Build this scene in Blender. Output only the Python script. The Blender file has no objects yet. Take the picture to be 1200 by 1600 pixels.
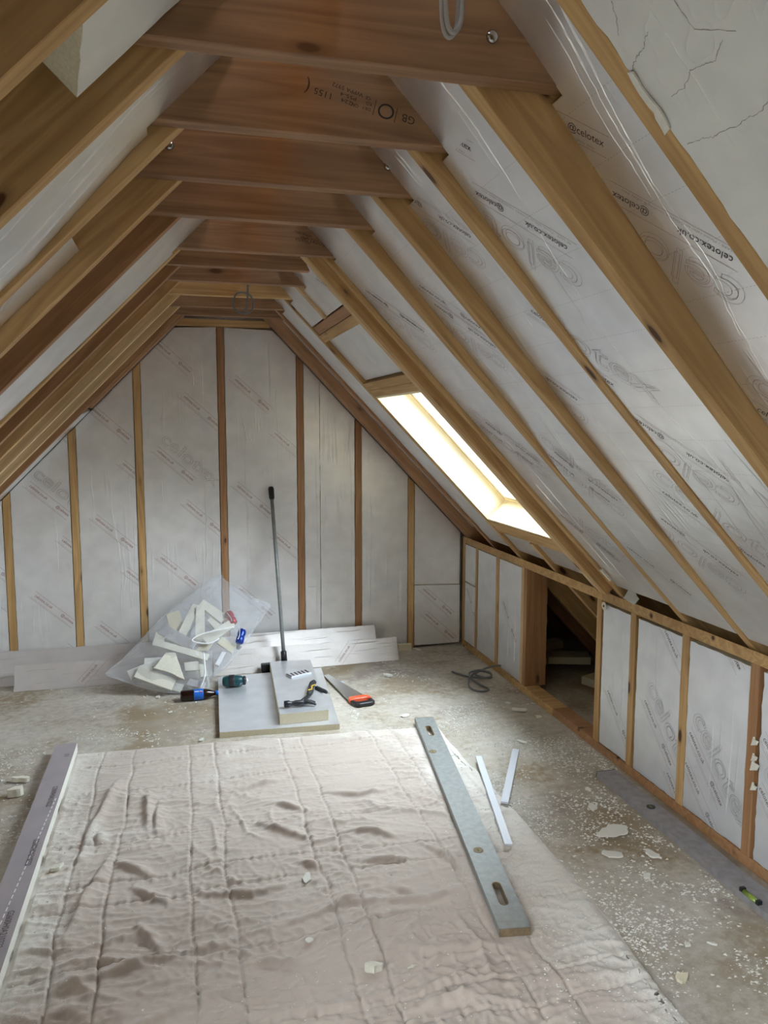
import bpy, bmesh, math, random
from mathutils import Vector, Matrix, noise
random.seed(7)
C = bpy.context.scene.collection
# ------------------------------------------------------------------ camera
cam_d = bpy.data.cameras.new('camera'); cam = bpy.data.objects.new('camera', cam_d); C.objects.link(cam)
YAW, PITCH, ROLL, FPX = 0.256672, 0.112517, 0.00211, 1204.08
f = Vector((math.sin(YAW)*math.cos(PITCH), math.cos(YAW)*math.cos(PITCH), -math.sin(PITCH)))
r = Vector((math.cos(YAW), -math.sin(YAW), 0)); u = r.cross(f)
r2 = r*math.cos(ROLL)+u*math.sin(ROLL); u2 = -r*math.sin(ROLL)+u*math.cos(ROLL)
cam.matrix_world = Matrix(((r2.x,u2.x,-f.x,0),(r2.y,u2.y,-f.y,0),(r2.z,u2.z,-f.z,1.65),(0,0,0,1)))
cam_d.sensor_fit = 'VERTICAL'; cam_d.sensor_height = 24.0; cam_d.lens = FPX/1600*24.0
cam_d.clip_start = 0.02; cam_d.clip_end = 100
bpy.context.scene.camera = cam
# ------------------------------------------------------------------ view, world, sun
sc = bpy.context.scene
sc.view_settings.view_transform = 'Standard'; sc.view_settings.look = 'None'
sc.view_settings.gamma = 1.0; sc.view_settings.use_curve_mapping = False
sc.view_settings.exposure = 0.06
SKY = 27.0
w = bpy.data.worlds.new('world'); sc.world = w; w.use_nodes = True
bg = w.node_tree.nodes['Background']; bg.inputs[1].default_value = SKY
_tc = w.node_tree.nodes.new('ShaderNodeTexCoord'); _sp = w.node_tree.nodes.new('ShaderNodeSeparateXYZ'); _rp = w.node_tree.nodes.new('ShaderNodeValToRGB')
w.node_tree.links.new(_tc.outputs['Generated'], _sp.inputs[0]); w.node_tree.links.new(_sp.outputs[2], _rp.inputs[0]); w.node_tree.links.new(_rp.outputs[0], bg.inputs[0])
_e = _rp.color_ramp.elements; _e[0].position = 0.0; _e[0].color = (0.10,0.11,0.09,1); _e[1].position = 0.03; _e[1].color = (0.92,0.95,1.0,1)   # ground below, bright hazy sky above
_x = _e.new(0.6); _x.color = (0.80,0.89,1.0,1)
sun_d = bpy.data.lights.new('sun', 'SUN'); sun_d.energy = 320.0; sun_d.color = (1.0, 0.78, 0.50); sun_d.angle = 0.01
sun = bpy.data.objects.new('sun', sun_d); C.objects.link(sun)
NR = Vector((0.7208, 0, 0.693)); SR = Vector((0.693, 0, -0.7208))          # right slope: outward normal, down-slope
NL = Vector((-0.714, 0, 0.7001)); SL = Vector((-0.7001, 0, -0.714))        # left slope
tdir = (Vector((0,-1,0))*0.97 - NR*0.23 + SR*0.10).normalized()
sun.rotation_euler = tdir.to_track_quat('-Z', 'Y').to_euler()
H = 2.323
OR = Vector((0.59, 0, H)); OL = Vector((0.01, 0, H))
def portal(name, centre, X, Y, sx, sy):
    d = bpy.data.lights.new(name, 'AREA'); d.shape = 'RECTANGLE'; d.size = sx; d.size_y = sy; d.cycles.is_portal = True
    o = bpy.data.objects.new(name, d); C.objects.link(o); Z = X.cross(Y)
    o.matrix_world = Matrix(((X.x,Y.x,Z.x,centre.x),(X.y,Y.y,Z.y,centre.y),(X.z,Y.z,Z.z,centre.z),(0,0,0,1)))
# window openings: (u0,u1,y0,y1) along the slopes
WIN_R = (0.716, 1.731, 3.335, 4.345)
WIN_L = (0.60, 2.00, -0.55, 0.715)
portal('daylight_window', OR+SR*((WIN_R[0]+WIN_R[1])/2)+Vector((0,3.84,0))+NR*0.24, SR, Vector((0,1,0)), 1.02, 1.02)
portal('daylight_skylight', OL+SL*((WIN_L[0]+WIN_L[1])/2)+Vector((0,(WIN_L[2]+WIN_L[3])/2,0))+NL*0.24, Vector((0,1,0)), SL, WIN_L[3]-WIN_L[2], WIN_L[1]-WIN_L[0])
for o in bpy.data.objects:                                                   # portals must shine into the room
    if o.type == 'LIGHT' and o.data.type == 'AREA':
        want = Vector((0.3,2.0,1.0)) - o.matrix_world.translation
        if (-o.matrix_world.col[2].to_3d()).dot(want) < 0:
            m = o.matrix_world.copy(); m.col[0] = -m.col[0]; m.col[2] = -m.col[2]; o.matrix_world = m

# ------------------------------------------------------------------ materials
def S(hexs):
    c = [int(hexs[i:i+2],16)/255 for i in (0,2,4)]
    return tuple((x/12.92 if x <= .04045 else ((x+.055)/1.055)**2.4) for x in c)+(1,)
def newmat(name):
    m = bpy.data.materials.new(name); m.use_nodes = True; nt = m.node_tree
    return m, nt, nt.nodes['Principled BSDF']
def N(nt, t, **kw):
    n = nt.nodes.new(t)
    for k, v in kw.items():
        if k in n.inputs: n.inputs[k].default_value = v
        else: setattr(n, k, v)
    return n
def ramp(nt, stops, src):
    n = nt.nodes.new('ShaderNodeValToRGB'); e = n.color_ramp.elements
    e[0].position, e[0].color = stops[0]; e[1].position, e[1].color = stops[-1]
    for p, c in stops[1:-1]:
        x = e.new(p); x.color = c
    nt.links.new(src, n.inputs[0]); return n
def simple(name, col, rough=0.6, metal=0.0, bump=0.0, bscale=60, var=0.0):
    m, nt, b = newmat(name); b.inputs['Base Color'].default_value = col; b.inputs['Roughness'].default_value = rough; b.inputs['Metallic'].default_value = metal
    tc = N(nt,'ShaderNodeTexCoord'); no = N(nt,'ShaderNodeTexNoise', Scale=bscale, Detail=3.0); nt.links.new(tc.outputs['Object'], no.inputs['Vector'])
    if bump:
        bp = N(nt,'ShaderNodeBump', Strength=bump, Distance=0.004); nt.links.new(no.outputs[0], bp.inputs['Height']); nt.links.new(bp.outputs[0], b.inputs['Normal'])
    if var:
        d = tuple(x*(1-var) for x in col[:3])+(1,); rp = ramp(nt, [(0.35,d),(0.65,col)], no.outputs[0]); nt.links.new(rp.outputs[0], b.inputs['Base Color'])
    return m
def wood(name, light, dark, knot=(0.09,0.035,0.012,1), knots=True, rough=0.62):
    m, nt, b = newmat(name); L = nt.links.new
    tc = N(nt,'ShaderNodeTexCoord'); oi = N(nt,'ShaderNodeObjectInfo')
    mul = N(nt,'ShaderNodeMath', operation='MULTIPLY'); mul.inputs[1].default_value = 37.0; L(oi.outputs['Random'], mul.inputs[0])
    add = N(nt,'ShaderNodeVectorMath', operation='ADD'); L(tc.outputs['Object'], add.inputs[0]); L(mul.outputs[0], add.inputs[1])
    mp = N(nt,'ShaderNodeMapping'); mp.inputs['Scale'].default_value = (1.1, 16, 16); L(add.outputs[0], mp.inputs[0])
    n1 = N(nt,'ShaderNodeTexNoise', Scale=1.0, Detail=2.0, Distortion=0.6); L(mp.outputs[0], n1.inputs['Vector'])
    mulr = N(nt,'ShaderNodeMath', operation='MULTIPLY'); mulr.inputs[1].default_value = 9.0; L(n1.outputs[0], mulr.inputs[0])
    fr = N(nt,'ShaderNodeMath', operation='PINGPONG'); fr.inputs[1].default_value = 1.0; L(mulr.outputs[0], fr.inputs[0])
    mp2 = N(nt,'ShaderNodeMapping'); mp2.inputs['Scale'].default_value = (5, 130, 130); L(add.outputs[0], mp2.inputs[0])
    n2 = N(nt,'ShaderNodeTexNoise', Scale=1.0, Detail=3.0); L(mp2.outputs[0], n2.inputs['Vector'])
    mp4 = N(nt,'ShaderNodeMapping'); mp4.inputs['Scale'].default_value = (1.6, 5, 5); L(add.outputs[0], mp4.inputs[0])
    n4 = N(nt,'ShaderNodeTexNoise', Scale=1.0, Detail=2.0); L(mp4.outputs[0], n4.inputs['Vector'])
    mx = N(nt,'ShaderNodeMix', data_type='FLOAT'); mx.inputs[0].default_value = 0.45; L(fr.outputs[0], mx.inputs[2]); L(n2.outputs[0], mx.inputs[3])
    mx2 = N(nt,'ShaderNodeMix', data_type='FLOAT'); mx2.inputs[0].default_value = 0.45; L(mx.outputs[0], mx2.inputs[2]); L(n4.outputs[0], mx2.inputs[3])
    mid = tuple((a+c)/2 for a, c in zip(light, dark))
    rp = ramp(nt, [(0.22,dark),(0.5,mid),(0.72,light)], mx2.outputs[0])
    out = rp.outputs[0]
    if knots:
        mp3 = N(nt,'ShaderNodeMapping'); mp3.inputs['Scale'].default_value = (3.2, 8.5, 8.5); L(add.outputs[0], mp3.inputs[0])
        vo = N(nt,'ShaderNodeTexVoronoi', Scale=1.0); L(mp3.outputs[0], vo.inputs['Vector'])
        kr = ramp(nt, [(0.075,(1,1,1,1)),(0.10,(.35,.35,.35,1)),(0.17,(0,0,0,1))], vo.outputs['Distance'])
        mk = N(nt,'ShaderNodeMix', data_type='RGBA'); L(kr.outputs[0], mk.inputs[0]); L(out, mk.inputs[6]); mk.inputs[7].default_value = knot
        out = mk.outputs[2]
    L(out, b.inputs['Base Color']); b.inputs['Roughness'].default_value = rough
    bp = N(nt,'ShaderNodeBump', Strength=0.25, Distance=0.002); L(n2.outputs[0], bp.inputs['Height']); L(bp.outputs[0], b.inputs['Normal'])
    return m
def foil(name, col, rough=0.40, metal=0.72, crease=(0.5,9.0), cs=1.0, micro=0.18, cut=0.0):
    m, nt, b = newmat(name); L = nt.links.new
    b.inputs['Metallic'].default_value = metal; b.inputs['Roughness'].default_value = rough
    tc = N(nt,'ShaderNodeTexCoord'); oi = N(nt,'ShaderNodeObjectInfo')
    mul = N(nt,'ShaderNodeMath', operation='MULTIPLY'); mul.inputs[1].default_value = 23.0; L(oi.outputs['Random'], mul.inputs[0])
    add = N(nt,'ShaderNodeVectorMath', operation='ADD'); L(tc.outputs['Object'], add.inputs[0]); L(mul.outputs[0], add.inputs[1])
    mp = N(nt,'ShaderNodeMapping'); mp.inputs['Scale'].default_value = (crease[0], crease[1], 1); L(add.outputs[0], mp.inputs[0])
    n1 = N(nt,'ShaderNodeTexNoise', Scale=1.0, Detail=3.0, Roughness=0.6, Distortion=0.4); L(mp.outputs[0], n1.inputs['Vector'])
    s = N(nt,'ShaderNodeMath', operation='SUBTRACT'); s.inputs[1].default_value = 0.5; L(n1.outputs[0], s.inputs[0])
    a = N(nt,'ShaderNodeMath', operation='ABSOLUTE'); L(s.outputs[0], a.inputs[0])
    rr = ramp(nt, [(0.0,(1,1,1,1)),(0.010,(.3,.3,.3,1)),(0.028,(0,0,0,1))], a.outputs[0])
    n3 = N(nt,'ShaderNodeTexNoise', Scale=2.3, Detail=1.0); L(add.outputs[0], n3.inputs['Vector'])
    msk = ramp(nt, [(0.52,(0,0,0,1)),(0.66,(1,1,1,1))], n3.outputs[0])
    mm = N(nt,'ShaderNodeMath', operation='MULTIPLY'); L(rr.outputs[0], mm.inputs[0]); L(msk.outputs[0], mm.inputs[1])
    n2 = N(nt,'ShaderNodeTexNoise', Scale=120.0, Detail=2.0); L(add.outputs[0], n2.inputs['Vector'])
    n4 = N(nt,'ShaderNodeTexNoise', Scale=9.0, Detail=2.0); L(add.outputs[0], n4.inputs['Vector'])
    b1 = N(nt,'ShaderNodeBump', Strength=micro, Distance=0.002); L(n2.outputs[0], b1.inputs['Height'])
    b3 = N(nt,'ShaderNodeBump', Strength=0.35, Distance=0.006); L(n4.outputs[0], b3.inputs['Height']); L(b1.outputs[0], b3.inputs['Normal'])
    b2 = N(nt,'ShaderNodeBump', Strength=0.45*cs, Distance=0.004); L(mm.outputs[0], b2.inputs['Height']); L(b3.outputs[0], b2.inputs['Normal'])
    L(b2.outputs[0], b.inputs['Normal'])
    d = tuple(x*0.92 for x in col[:3])+(1,)
    rc = ramp(nt, [(0.35,d),(0.65,col)], n4.outputs[0]); L(rc.outputs[0], b.inputs['Base Color'])
    return m
M = {}
M['pine'] = wood('pine', (0.64,0.41,0.18,1), (0.40,0.225,0.08,1))
M['pine_pale'] = wood('pine_pale', (0.72,0.52,0.29,1), (0.55,0.36,0.17,1))
M['pine_red'] = wood('pine_red', (0.46,0.25,0.12,1), (0.30,0.145,0.06,1))
M['collar'] = wood('collar_wood_shaded', (0.38,0.215,0.11,1), (0.21,0.105,0.05,1))  # same timber as the rafters, darkened so the colour carries the beams' shade
M['lining'] = wood('lining_pine', (0.95,0.84,0.60,1), (0.88,0.72,0.44,1), rough=0.4)
M['foil_roof'] = foil('foil_roof', (0.90,0.905,0.92,1), rough=0.34, metal=0.84, crease=(1.2,7.0), cs=0.8)
M['foil_wall'] = foil('foil_wall', (0.93,0.93,0.94,1), rough=0.34, metal=0.52, crease=(8.0,0.55), cs=1.1)
M['foil_knee'] = foil('foil_knee', (0.87,0.88,0.91,1), rough=0.45, metal=0.50, crease=(7.0,0.6), cs=0.5)
M['foil_floor'] = foil('foil_floor', (0.84,0.85,0.88,1), rough=0.34, metal=0.65, crease=(4,5), cs=0.3)
M['foil_lean'] = foil('foil_lean', (0.72,0.68,0.66,1), rough=0.45, metal=0.45, crease=(0.8,14.0), cs=1.2)
M['foil_torn'] = foil('foil_torn', (0.83,0.83,0.81,1), rough=0.5, metal=0.3, crease=(2.2,2.6), cs=0.5)
M['foam'] = simple('foam', (0.74,0.68,0.50,1), 0.9, bump=0.3, bscale=180, var=0.14)
M['foam_white'] = simple('foam_white', (0.80,0.785,0.72,1), 0.9, bump=0.2, bscale=180, var=0.06)
M['foam_cut'] = simple('foam_cut', (0.80,0.77,0.66,1), 0.9, bump=0.3, bscale=120, var=0.10)
M['ink'] = simple('ink', (0.075,0.05,0.055,1), 0.7)
M['ink_red'] = simple('ink_red', (0.50,0.33,0.32,1), 0.6)
M['ink_grey'] = simple('ink_grey', (0.50,0.47,0.47,1), 0.6)
M['ink_wall'] = simple('ink_wall', (0.34,0.13,0.13,1), 0.6)
M['ink_faint'] = simple('ink_faint', (0.68,0.58,0.57,1), 0.6)
M['ink_stamp'] = simple('ink_stamp', (0.035,0.022,0.018,1), 0.8)
M['bolt_steel'] = simple('bolt_steel', (0.42,0.41,0.40,1), 0.25, 1.0)
M['crack'] = simple('crack', (0.36,0.33,0.32,1), 0.8)
M['steel'] = simple('steel', (0.72,0.73,0.75,1), 0.3, 1.0)
M['alu'] = simple('alu_grey', (0.33,0.345,0.335,1), 0.5, 0.35, bump=0.1, bscale=40, var=0.16)
M['alu_dusty'] = simple('alu_dusty', (0.33,0.31,0.32,1), 0.7, 0.2, bump=0.1, bscale=30, var=0.22)
M['alu_strip'] = simple('alu_strip', (0.74,0.77,0.83,1), 0.45, 0.2)
M['black'] = simple('black_plastic', (0.018,0.018,0.020,1), 0.45)
M['rubber'] = simple('black_rubber', (0.03,0.03,0.03,1), 0.7)
M['iron'] = simple('dark_iron', (0.05,0.05,0.055,1), 0.42, 0.6, var=0.2)
M['orange'] = simple('orange_plastic', (0.80,0.12,0.045,1), 0.4)
M['yellow'] = simple('yellow_mark', (0.75,0.48,0.05,1), 0.5)
M['teal'] = simple('teal_plastic', (0.006,0.065,0.075,1), 0.35)
M['cable'] = simple('grey_cable', (0.16,0.165,0.175,1), 0.45)
M['cable_pale'] = simple('pale_grey_cable', (0.40,0.39,0.38,1), 0.4)
M['red'] = simple('red_can', (0.42,0.02,0.03,1), 0.3, 0.5)
M['blue'] = simple('blue_can', (0.02,0.06,0.36,1), 0.3, 0.5)
M['white'] = simple('white_print', (0.85,0.85,0.85,1), 0.5)
M['label_blue'] = simple('blue_label', (0.012,0.14,0.62,1), 0.35)
M['cola'] = simple('cola', (0.018,0.006,0.004,1), 0.08)
M['vial'] = simple('lime_vial', (0.22,0.30,0.05,1), 0.2)
M['wrap'] = simple('wrapped_board', (0.42,0.38,0.40,1), 0.5, 0.15, var=0.08, bscale=14)
M['deck'] = simple('roof_underlay', (0.16,0.10,0.06,1), 0.85, bump=0.3, bscale=14, var=0.3)
M['render'] = simple('plain_wall', (0.60,0.58,0.55,1), 0.9, bump=0.2, bscale=20, var=0.1)
M['wall_dark'] = simple('low_bounce_wall', (0.13,0.10,0.08,1), 0.9, bump=0.2, bscale=20, var=0.2)  # unseen wall behind the camera, coloured dark to cut bounce onto timber faces
M['tan'] = simple('tan_end', (0.27,0.20,0.12,1), 0.6, var=0.3)
M['packet'] = simple('packet', (0.62,0.63,0.66,1), 0.3, 0.2)
# glass pane: clear, lets the daylight through
m, nt, b = newmat('glass'); out = nt.nodes['Material Output']
tr = N(nt,'ShaderNodeBsdfTransparent'); tr.inputs[0].default_value = (0.95,0.97,0.96,1); gl = N(nt,'ShaderNodeBsdfGlossy'); gl.inputs['Roughness'].default_value = 0.02
fz = N(nt,'ShaderNodeFresnel', IOR=1.35); mx = N(nt,'ShaderNodeMixShader'); nt.links.new(fz.outputs[0], mx.inputs[0]); nt.links.new(tr.outputs[0], mx.inputs[1]); nt.links.new(gl.outputs[0], mx.inputs[2]); nt.links.new(mx.outputs[0], out.inputs[0]); nt.nodes.remove(b)
M['glass'] = m
# clear polythene of the sack
m, nt, b = newmat('polythene'); out = nt.nodes['Material Output']
b.inputs['Base Color'].default_value = (0.86,0.87,0.89,1); b.inputs['Roughness'].default_value = 0.16
tr = N(nt,'ShaderNodeBsdfTransparent'); tr.inputs[0].default_value = (0.97,0.98,1,1)
lw = N(nt,'ShaderNodeLayerWeight', Blend=0.35); mr = N(nt,'ShaderNodeMapRange'); mr.inputs[3].default_value = 0.10; mr.inputs[4].default_value = 0.75
nt.links.new(lw.outputs['Facing'], mr.inputs[0])
tc = N(nt,'ShaderNodeTexCoord'); no = N(nt,'ShaderNodeTexNoise', Scale=6.0, Detail=5.0, Distortion=1.8); nt.links.new(tc.outputs['Object'], no.inputs['Vector'])
bp = N(nt,'ShaderNodeBump', Strength=0.9, Distance=0.03); nt.links.new(no.outputs[0], bp.inputs['Height']); nt.links.new(bp.outputs[0], b.inputs['Normal'])
mx = N(nt,'ShaderNodeMixShader'); nt.links.new(mr.outputs[0], mx.inputs[0]); nt.links.new(tr.outputs[0], mx.inputs[1]); nt.links.new(b.outputs[0], mx.inputs[2]); nt.links.new(mx.outputs[0], out.inputs[0])
M['polythene'] = m
# chipboard floor with plaster and foam dust
m, nt, b = newmat('dusty_floor'); L = nt.links.new
tc = N(nt,'ShaderNodeTexCoord'); b.inputs['Roughness'].default_value = 0.85
na = N(nt,'ShaderNodeTexNoise', Scale=1.3, Detail=8.0, Roughness=0.62, Distortion=0.3); L(tc.outputs['Object'], na.inputs['Vector'])
nb_ = N(nt,'ShaderNodeTexNoise', Scale=26.0, Detail=6.0, Roughness=0.7); L(tc.outputs['Object'], nb_.inputs['Vector'])
nc = N(nt,'ShaderNodeTexNoise', Scale=2.6, Detail=3.0); L(tc.outputs['Object'], nc.inputs['Vector'])
base = ramp(nt, [(0.36,S('938269')),(0.52,S('a59b8b')),(0.66,S('94867d'))], nc.outputs[0])
mixn = N(nt,'ShaderNodeMix', data_type='FLOAT'); mixn.inputs[0].default_value = 0.36; L(na.outputs[0], mixn.inputs[2]); L(nb_.outputs[0], mixn.inputs[3])
dm = ramp(nt, [(0.43,(0,0,0,1)),(0.50,(.5,.5,.5,1)),(0.585,(1,1,1,1))], mixn.outputs[0])
mk = N(nt,'ShaderNodeMix', data_type='RGBA'); L(dm.outputs[0], mk.inputs[0]); L(base.outputs[0], mk.inputs[6]); mk.inputs[7].default_value = S('c6c0b5')
L(mk.outputs[2], b.inputs['Base Color'])
bp = N(nt,'ShaderNodeBump', Strength=0.6, Distance=0.005); L(mixn.outputs[0], bp.inputs['Height']); L(bp.outputs[0], b.inputs['Normal'])
M['floor'] = m
# quilt cloth, dusted with crumbs towards its edges
m, nt, b = newmat('quilt_cloth'); L = nt.links.new
tc = N(nt,'ShaderNodeTexCoord'); b.inputs['Roughness'].default_value = 0.92
if 'Sheen Weight' in b.inputs: b.inputs['Sheen Weight'].default_value = 0.25
na = N(nt,'ShaderNodeTexNoise', Scale=2.2, Detail=8.0, Roughness=0.6); L(tc.outputs['Object'], na.inputs['Vector'])
nb_ = N(nt,'ShaderNodeTexNoise', Scale=110.0, Detail=4.0, Roughness=0.8); L(tc.outputs['Object'], nb_.inputs['Vector'])
at = N(nt,'ShaderNodeAttribute'); at.attribute_name = 'dust'
s1 = N(nt,'ShaderNodeMath', operation='MULTIPLY_ADD'); s1.inputs[1].default_value = 0.40; L(nb_.outputs[0], s1.inputs[0]); L(na.outputs[0], s1.inputs[2])
s2 = N(nt,'ShaderNodeMath', operation='MULTIPLY_ADD'); s2.inputs[1].default_value = 0.36; L(at.outputs['Fac'], s2.inputs[0]); L(s1.outputs[0], s2.inputs[2])
dm = ramp(nt, [(0.80,(0,0,0,1)),(1.02,(1,1,1,1))], s2.outputs[0])
mk = N(nt,'ShaderNodeMix', data_type='RGBA'); L(dm.outputs[0], mk.inputs[0]); mk.inputs[6].default_value = S('c2b5aa'); mk.inputs[7].default_value = S('dcd6cd')
L(mk.outputs[2], b.inputs['Base Color'])
bp = N(nt,'ShaderNodeBump', Strength=0.35, Distance=0.002); L(nb_.outputs[0], bp.inputs['Height']); L(bp.outputs[0], b.inputs['Normal'])
M['quilt'] = m

# ------------------------------------------------------------------ helpers
def frame(o, X, Y):
    X = Vector(X).normalized(); Y = Vector(Y); Y = (Y-X*Y.dot(X)).normalized(); Z = X.cross(Y); o = Vector(o)
    return Matrix(((X.x,Y.x,Z.x,o.x),(X.y,Y.y,Z.y,o.y),(X.z,Y.z,Z.z,o.z),(0,0,0,1)))
def link(name, bm, mats, Mx=None, parent=None, smooth=False, bevel=0.0):
    if bevel: bmesh.ops.bevel(bm, geom=[e for e in bm.edges if len(e.link_faces)==2 and e.calc_face_angle(0) > 0.5], offset=bevel, segments=1, affect='EDGES', profile=0.5)
    me = bpy.data.meshes.new(name); bm.to_mesh(me); bm.free()
    for m_ in (mats if isinstance(mats, (list,tuple)) else [mats]): me.materials.append(M[m_] if isinstance(m_, str) else m_)
    if smooth:
        for p in me.polygons: p.use_smooth = True
    o = bpy.data.objects.new(name, me); C.objects.link(o)
    if parent is not None: o.parent = parent
    if Mx is not None: o.matrix_local = Mx
    return o
def tag(o, label, cat, group=None, kind=None):
    o['label'] = label; o['category'] = cat
    if group: o['group'] = group
    if kind: o['kind'] = kind
    return o
def struct(o): o['kind'] = 'structure'; return o
def thing(name, Mx, label, cat, group=None):
    o = bpy.data.objects.new(name, None); o.empty_display_size = 0.05; C.objects.link(o); o.matrix_world = Mx
    return tag(o, label, cat, group)
def T(x,y,z): return Matrix.Translation((x,y,z))
def RZ(a): return Matrix.Rotation(a,4,'Z')
def prism(bm, poly, z0, z1, mat=0, side=None, zf=None):
    """polygon in xy, extruded z0..z1; side = material index of the side faces"""
    a = [bm.verts.new((x,y,z0)) for x,y in poly]; b_ = [bm.verts.new((x,y,z1)) for x,y in poly]; n = len(poly); fs = []
    fs.append(bm.faces.new(list(reversed(a)))); fs.append(bm.faces.new(b_))
    for q in fs: q.material_index = mat
    for i in range(n):
        q = bm.faces.new((a[i], a[(i+1)%n], b_[(i+1)%n], b_[i])); q.material_index = mat if side is None else side; fs.append(q)
    bmesh.ops.recalc_face_normals(bm, faces=fs); return fs
def box(bm, x0,x1,y0,y1,z0,z1, mat=0): return prism(bm, [(x0,y0),(x1,y0),(x1,y1),(x0,y1)], z0, z1, mat)
def lathe(bm, prof, seg=20, mat=0, axis='Z', off=(0,0,0)):
    rings = []
    for rr_, z in prof:
        ring = []
        for i in range(seg):
            a = 2*math.pi*i/seg; x, y = rr_*math.cos(a), rr_*math.sin(a)
            v = (x,y,z) if axis == 'Z' else ((z,x,y) if axis == 'X' else (x,z,y))
            ring.append(bm.verts.new((v[0]+off[0], v[1]+off[1], v[2]+off[2])))
        rings.append(ring)
    fs = []
    for a_, b_ in zip(rings, rings[1:]):
        for i in range(seg):
            q = bm.faces.new((a_[i], a_[(i+1)%seg], b_[(i+1)%seg], b_[i])); q.material_index = mat; fs.append(q)
    for ring in (rings[0], rings[-1]):
        q = bm.faces.new(ring); q.material_index = mat; fs.append(q)
    bmesh.ops.recalc_face_normals(bm, faces=fs); return fs
def tube(bm, pts, rad, seg=8, mat=0):
    pts = [Vector(p) for p in pts]; rings = []; up = Vector((0.13,0.21,0.97)).normalized()
    for i, p in enumerate(pts):
        t = (pts[min(i+1,len(pts)-1)]-pts[max(i-1,0)]).normalized(); a = t.cross(up)
        if a.length < 1e-3: a = t.cross(Vector((1,0,0)))
        a.normalize(); c = t.cross(a); up = -(a.cross(t)) if False else up
        rd = rad[i] if isinstance(rad,(list,tuple)) else rad
        rings.append([bm.verts.new(p+a*rd*math.cos(2*math.pi*k/seg)+c*rd*math.sin(2*math.pi*k/seg)) for k in range(seg)])
    fs = []
    for a_, b_ in zip(rings, rings[1:]):
        for i in range(seg):
            q = bm.faces.new((a_[i], a_[(i+1)%seg], b_[(i+1)%seg], b_[i])); q.material_index = mat; fs.append(q)
    for ring in (rings[0], rings[-1]): fs.append(bm.faces.new(ring)); fs[-1].material_index = mat
    bmesh.ops.recalc_face_normals(bm, faces=fs)
def spline(pts, n=8, closed=False):
    P = [Vector(p) for p in pts]; out = []; m_ = len(P)
    for i in range(m_ if closed else m_-1):
        if closed: a,b_,c,d = P[i-1],P[i],P[(i+1)%m_],P[(i+2)%m_]
        else: a,b_,c,d = P[max(i-1,0)],P[i],P[i+1],P[min(i+2,m_-1)]
        for k in range(n):
            t = k/n; out.append(0.5*((2*b_)+(c-a)*t+(2*a-5*b_+4*c-d)*t*t+(-a+3*b_-3*c+d)*t**3))
    out.append(P[0] if closed else P[-1]); return out
# ---- lettering
_cache = {}
def text_tris(body, size, outline=0.0):
    k = (body, size, outline)
    if k not in _cache:
        cu = bpy.data.curves.new('t', 'FONT'); cu.body = body; cu.size = size; cu.resolution_u = 3
        if outline: cu.fill_mode = 'NONE'; cu.bevel_depth = outline; cu.bevel_resolution = 0; cu.resolution_u = 4
        ob = bpy.data.objects.new('t', cu); me = bpy.data.meshes.new_from_object(ob)
        vs = [(v.co.x, v.co.y) for v in me.vertices]; ps = [tuple(p.vertices) for p in me.polygons]
        bpy.data.objects.remove(ob); bpy.data.curves.remove(cu); bpy.data.meshes.remove(me)
        _cache[k] = (vs, ps, max((v[0] for v in vs), default=0))
    return _cache[k]
def put_text(bm, body, size, x, y, ang, z, mat=0, width=None, outline=0.0):
    vs, ps, wd = text_tris(body, size, outline); sx = (width/wd if width else 1.0); ca, sa = math.cos(ang), math.sin(ang)
    nv = [bm.verts.new((x+a*sx*ca-b_*sa, y+a*sx*sa+b_*ca, z)) for a, b_ in vs]
    for p in ps:
        try: q = bm.faces.new([nv[i] for i in p]); q.material_index = mat
        except ValueError: pass
def put_line(bm, x, y, ang, a0, a1, off, wd, z, mat=0):
    ca, sa = math.cos(ang), math.sin(ang)
    P = [(a0,off-wd/2),(a1,off-wd/2),(a1,off+wd/2),(a0,off+wd/2)]
    q = bm.faces.new([bm.verts.new((x+a*ca-b_*sa, y+a*sa+b_*ca, z)) for a,b_ in P]); q.material_index = mat
def print_block(bm, x, y, ang, z, big=True):
    put_text(bm, 'celotex.co.uk', 0.026, x, y, ang, z, 0, width=0.135)
    put_text(bm, '@celotex', 0.026, x+0.205*math.cos(ang), y+0.205*math.sin(ang), ang, z, 0, width=0.098)
    ca, sa = math.cos(ang), math.sin(ang); nx, ny = -sa, ca
    put_text(bm, 'BE SAFE - Please refer to COSHH, handling & safety data', 0.0085, x-0.012*ca-0.018*nx, y-0.012*sa-0.018*ny, ang, z, 2, width=0.29)
    put_line(bm, x, y, ang, -0.03, 0.31, -0.0235, 0.0012, z, 1); put_line(bm, x, y, ang, -0.015, 0.315, 0.030, 0.0012, z, 1)
    if big:
        for k, ol in ((0,0.0004),):
            put_text(bm, 'celotex', 0.15, x-0.05*ca+0.055*nx, y-0.05*sa+0.055*ny, ang, z, 2, width=0.50, outline=0.00045)
        put_text(bm, 'celotex', 0.11, x-0.035*ca+0.068*nx, y-0.035*sa+0.068*ny, ang, z, 1, width=0.47, outline=0.0004)
def clip_convex(bm, poly, inset=0.002):
    n = len(poly); area = sum(poly[i][0]*poly[(i+1)%n][1]-poly[(i+1)%n][0]*poly[i][1] for i in range(n)); sg = 1 if area > 0 else -1
    for i in range(n):
        a = Vector((*poly[i],0)); b_ = Vector((*poly[(i+1)%n],0)); d = (b_-a)
        if d.length < 1e-5: continue
        d.normalize(); out = Vector((d.y,-d.x,0))*sg
        bmesh.ops.bisect_plane(bm, geom=bm.verts[:]+bm.edges[:]+bm.faces[:], plane_co=a-out*inset, plane_no=out, clear_outer=True)
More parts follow.
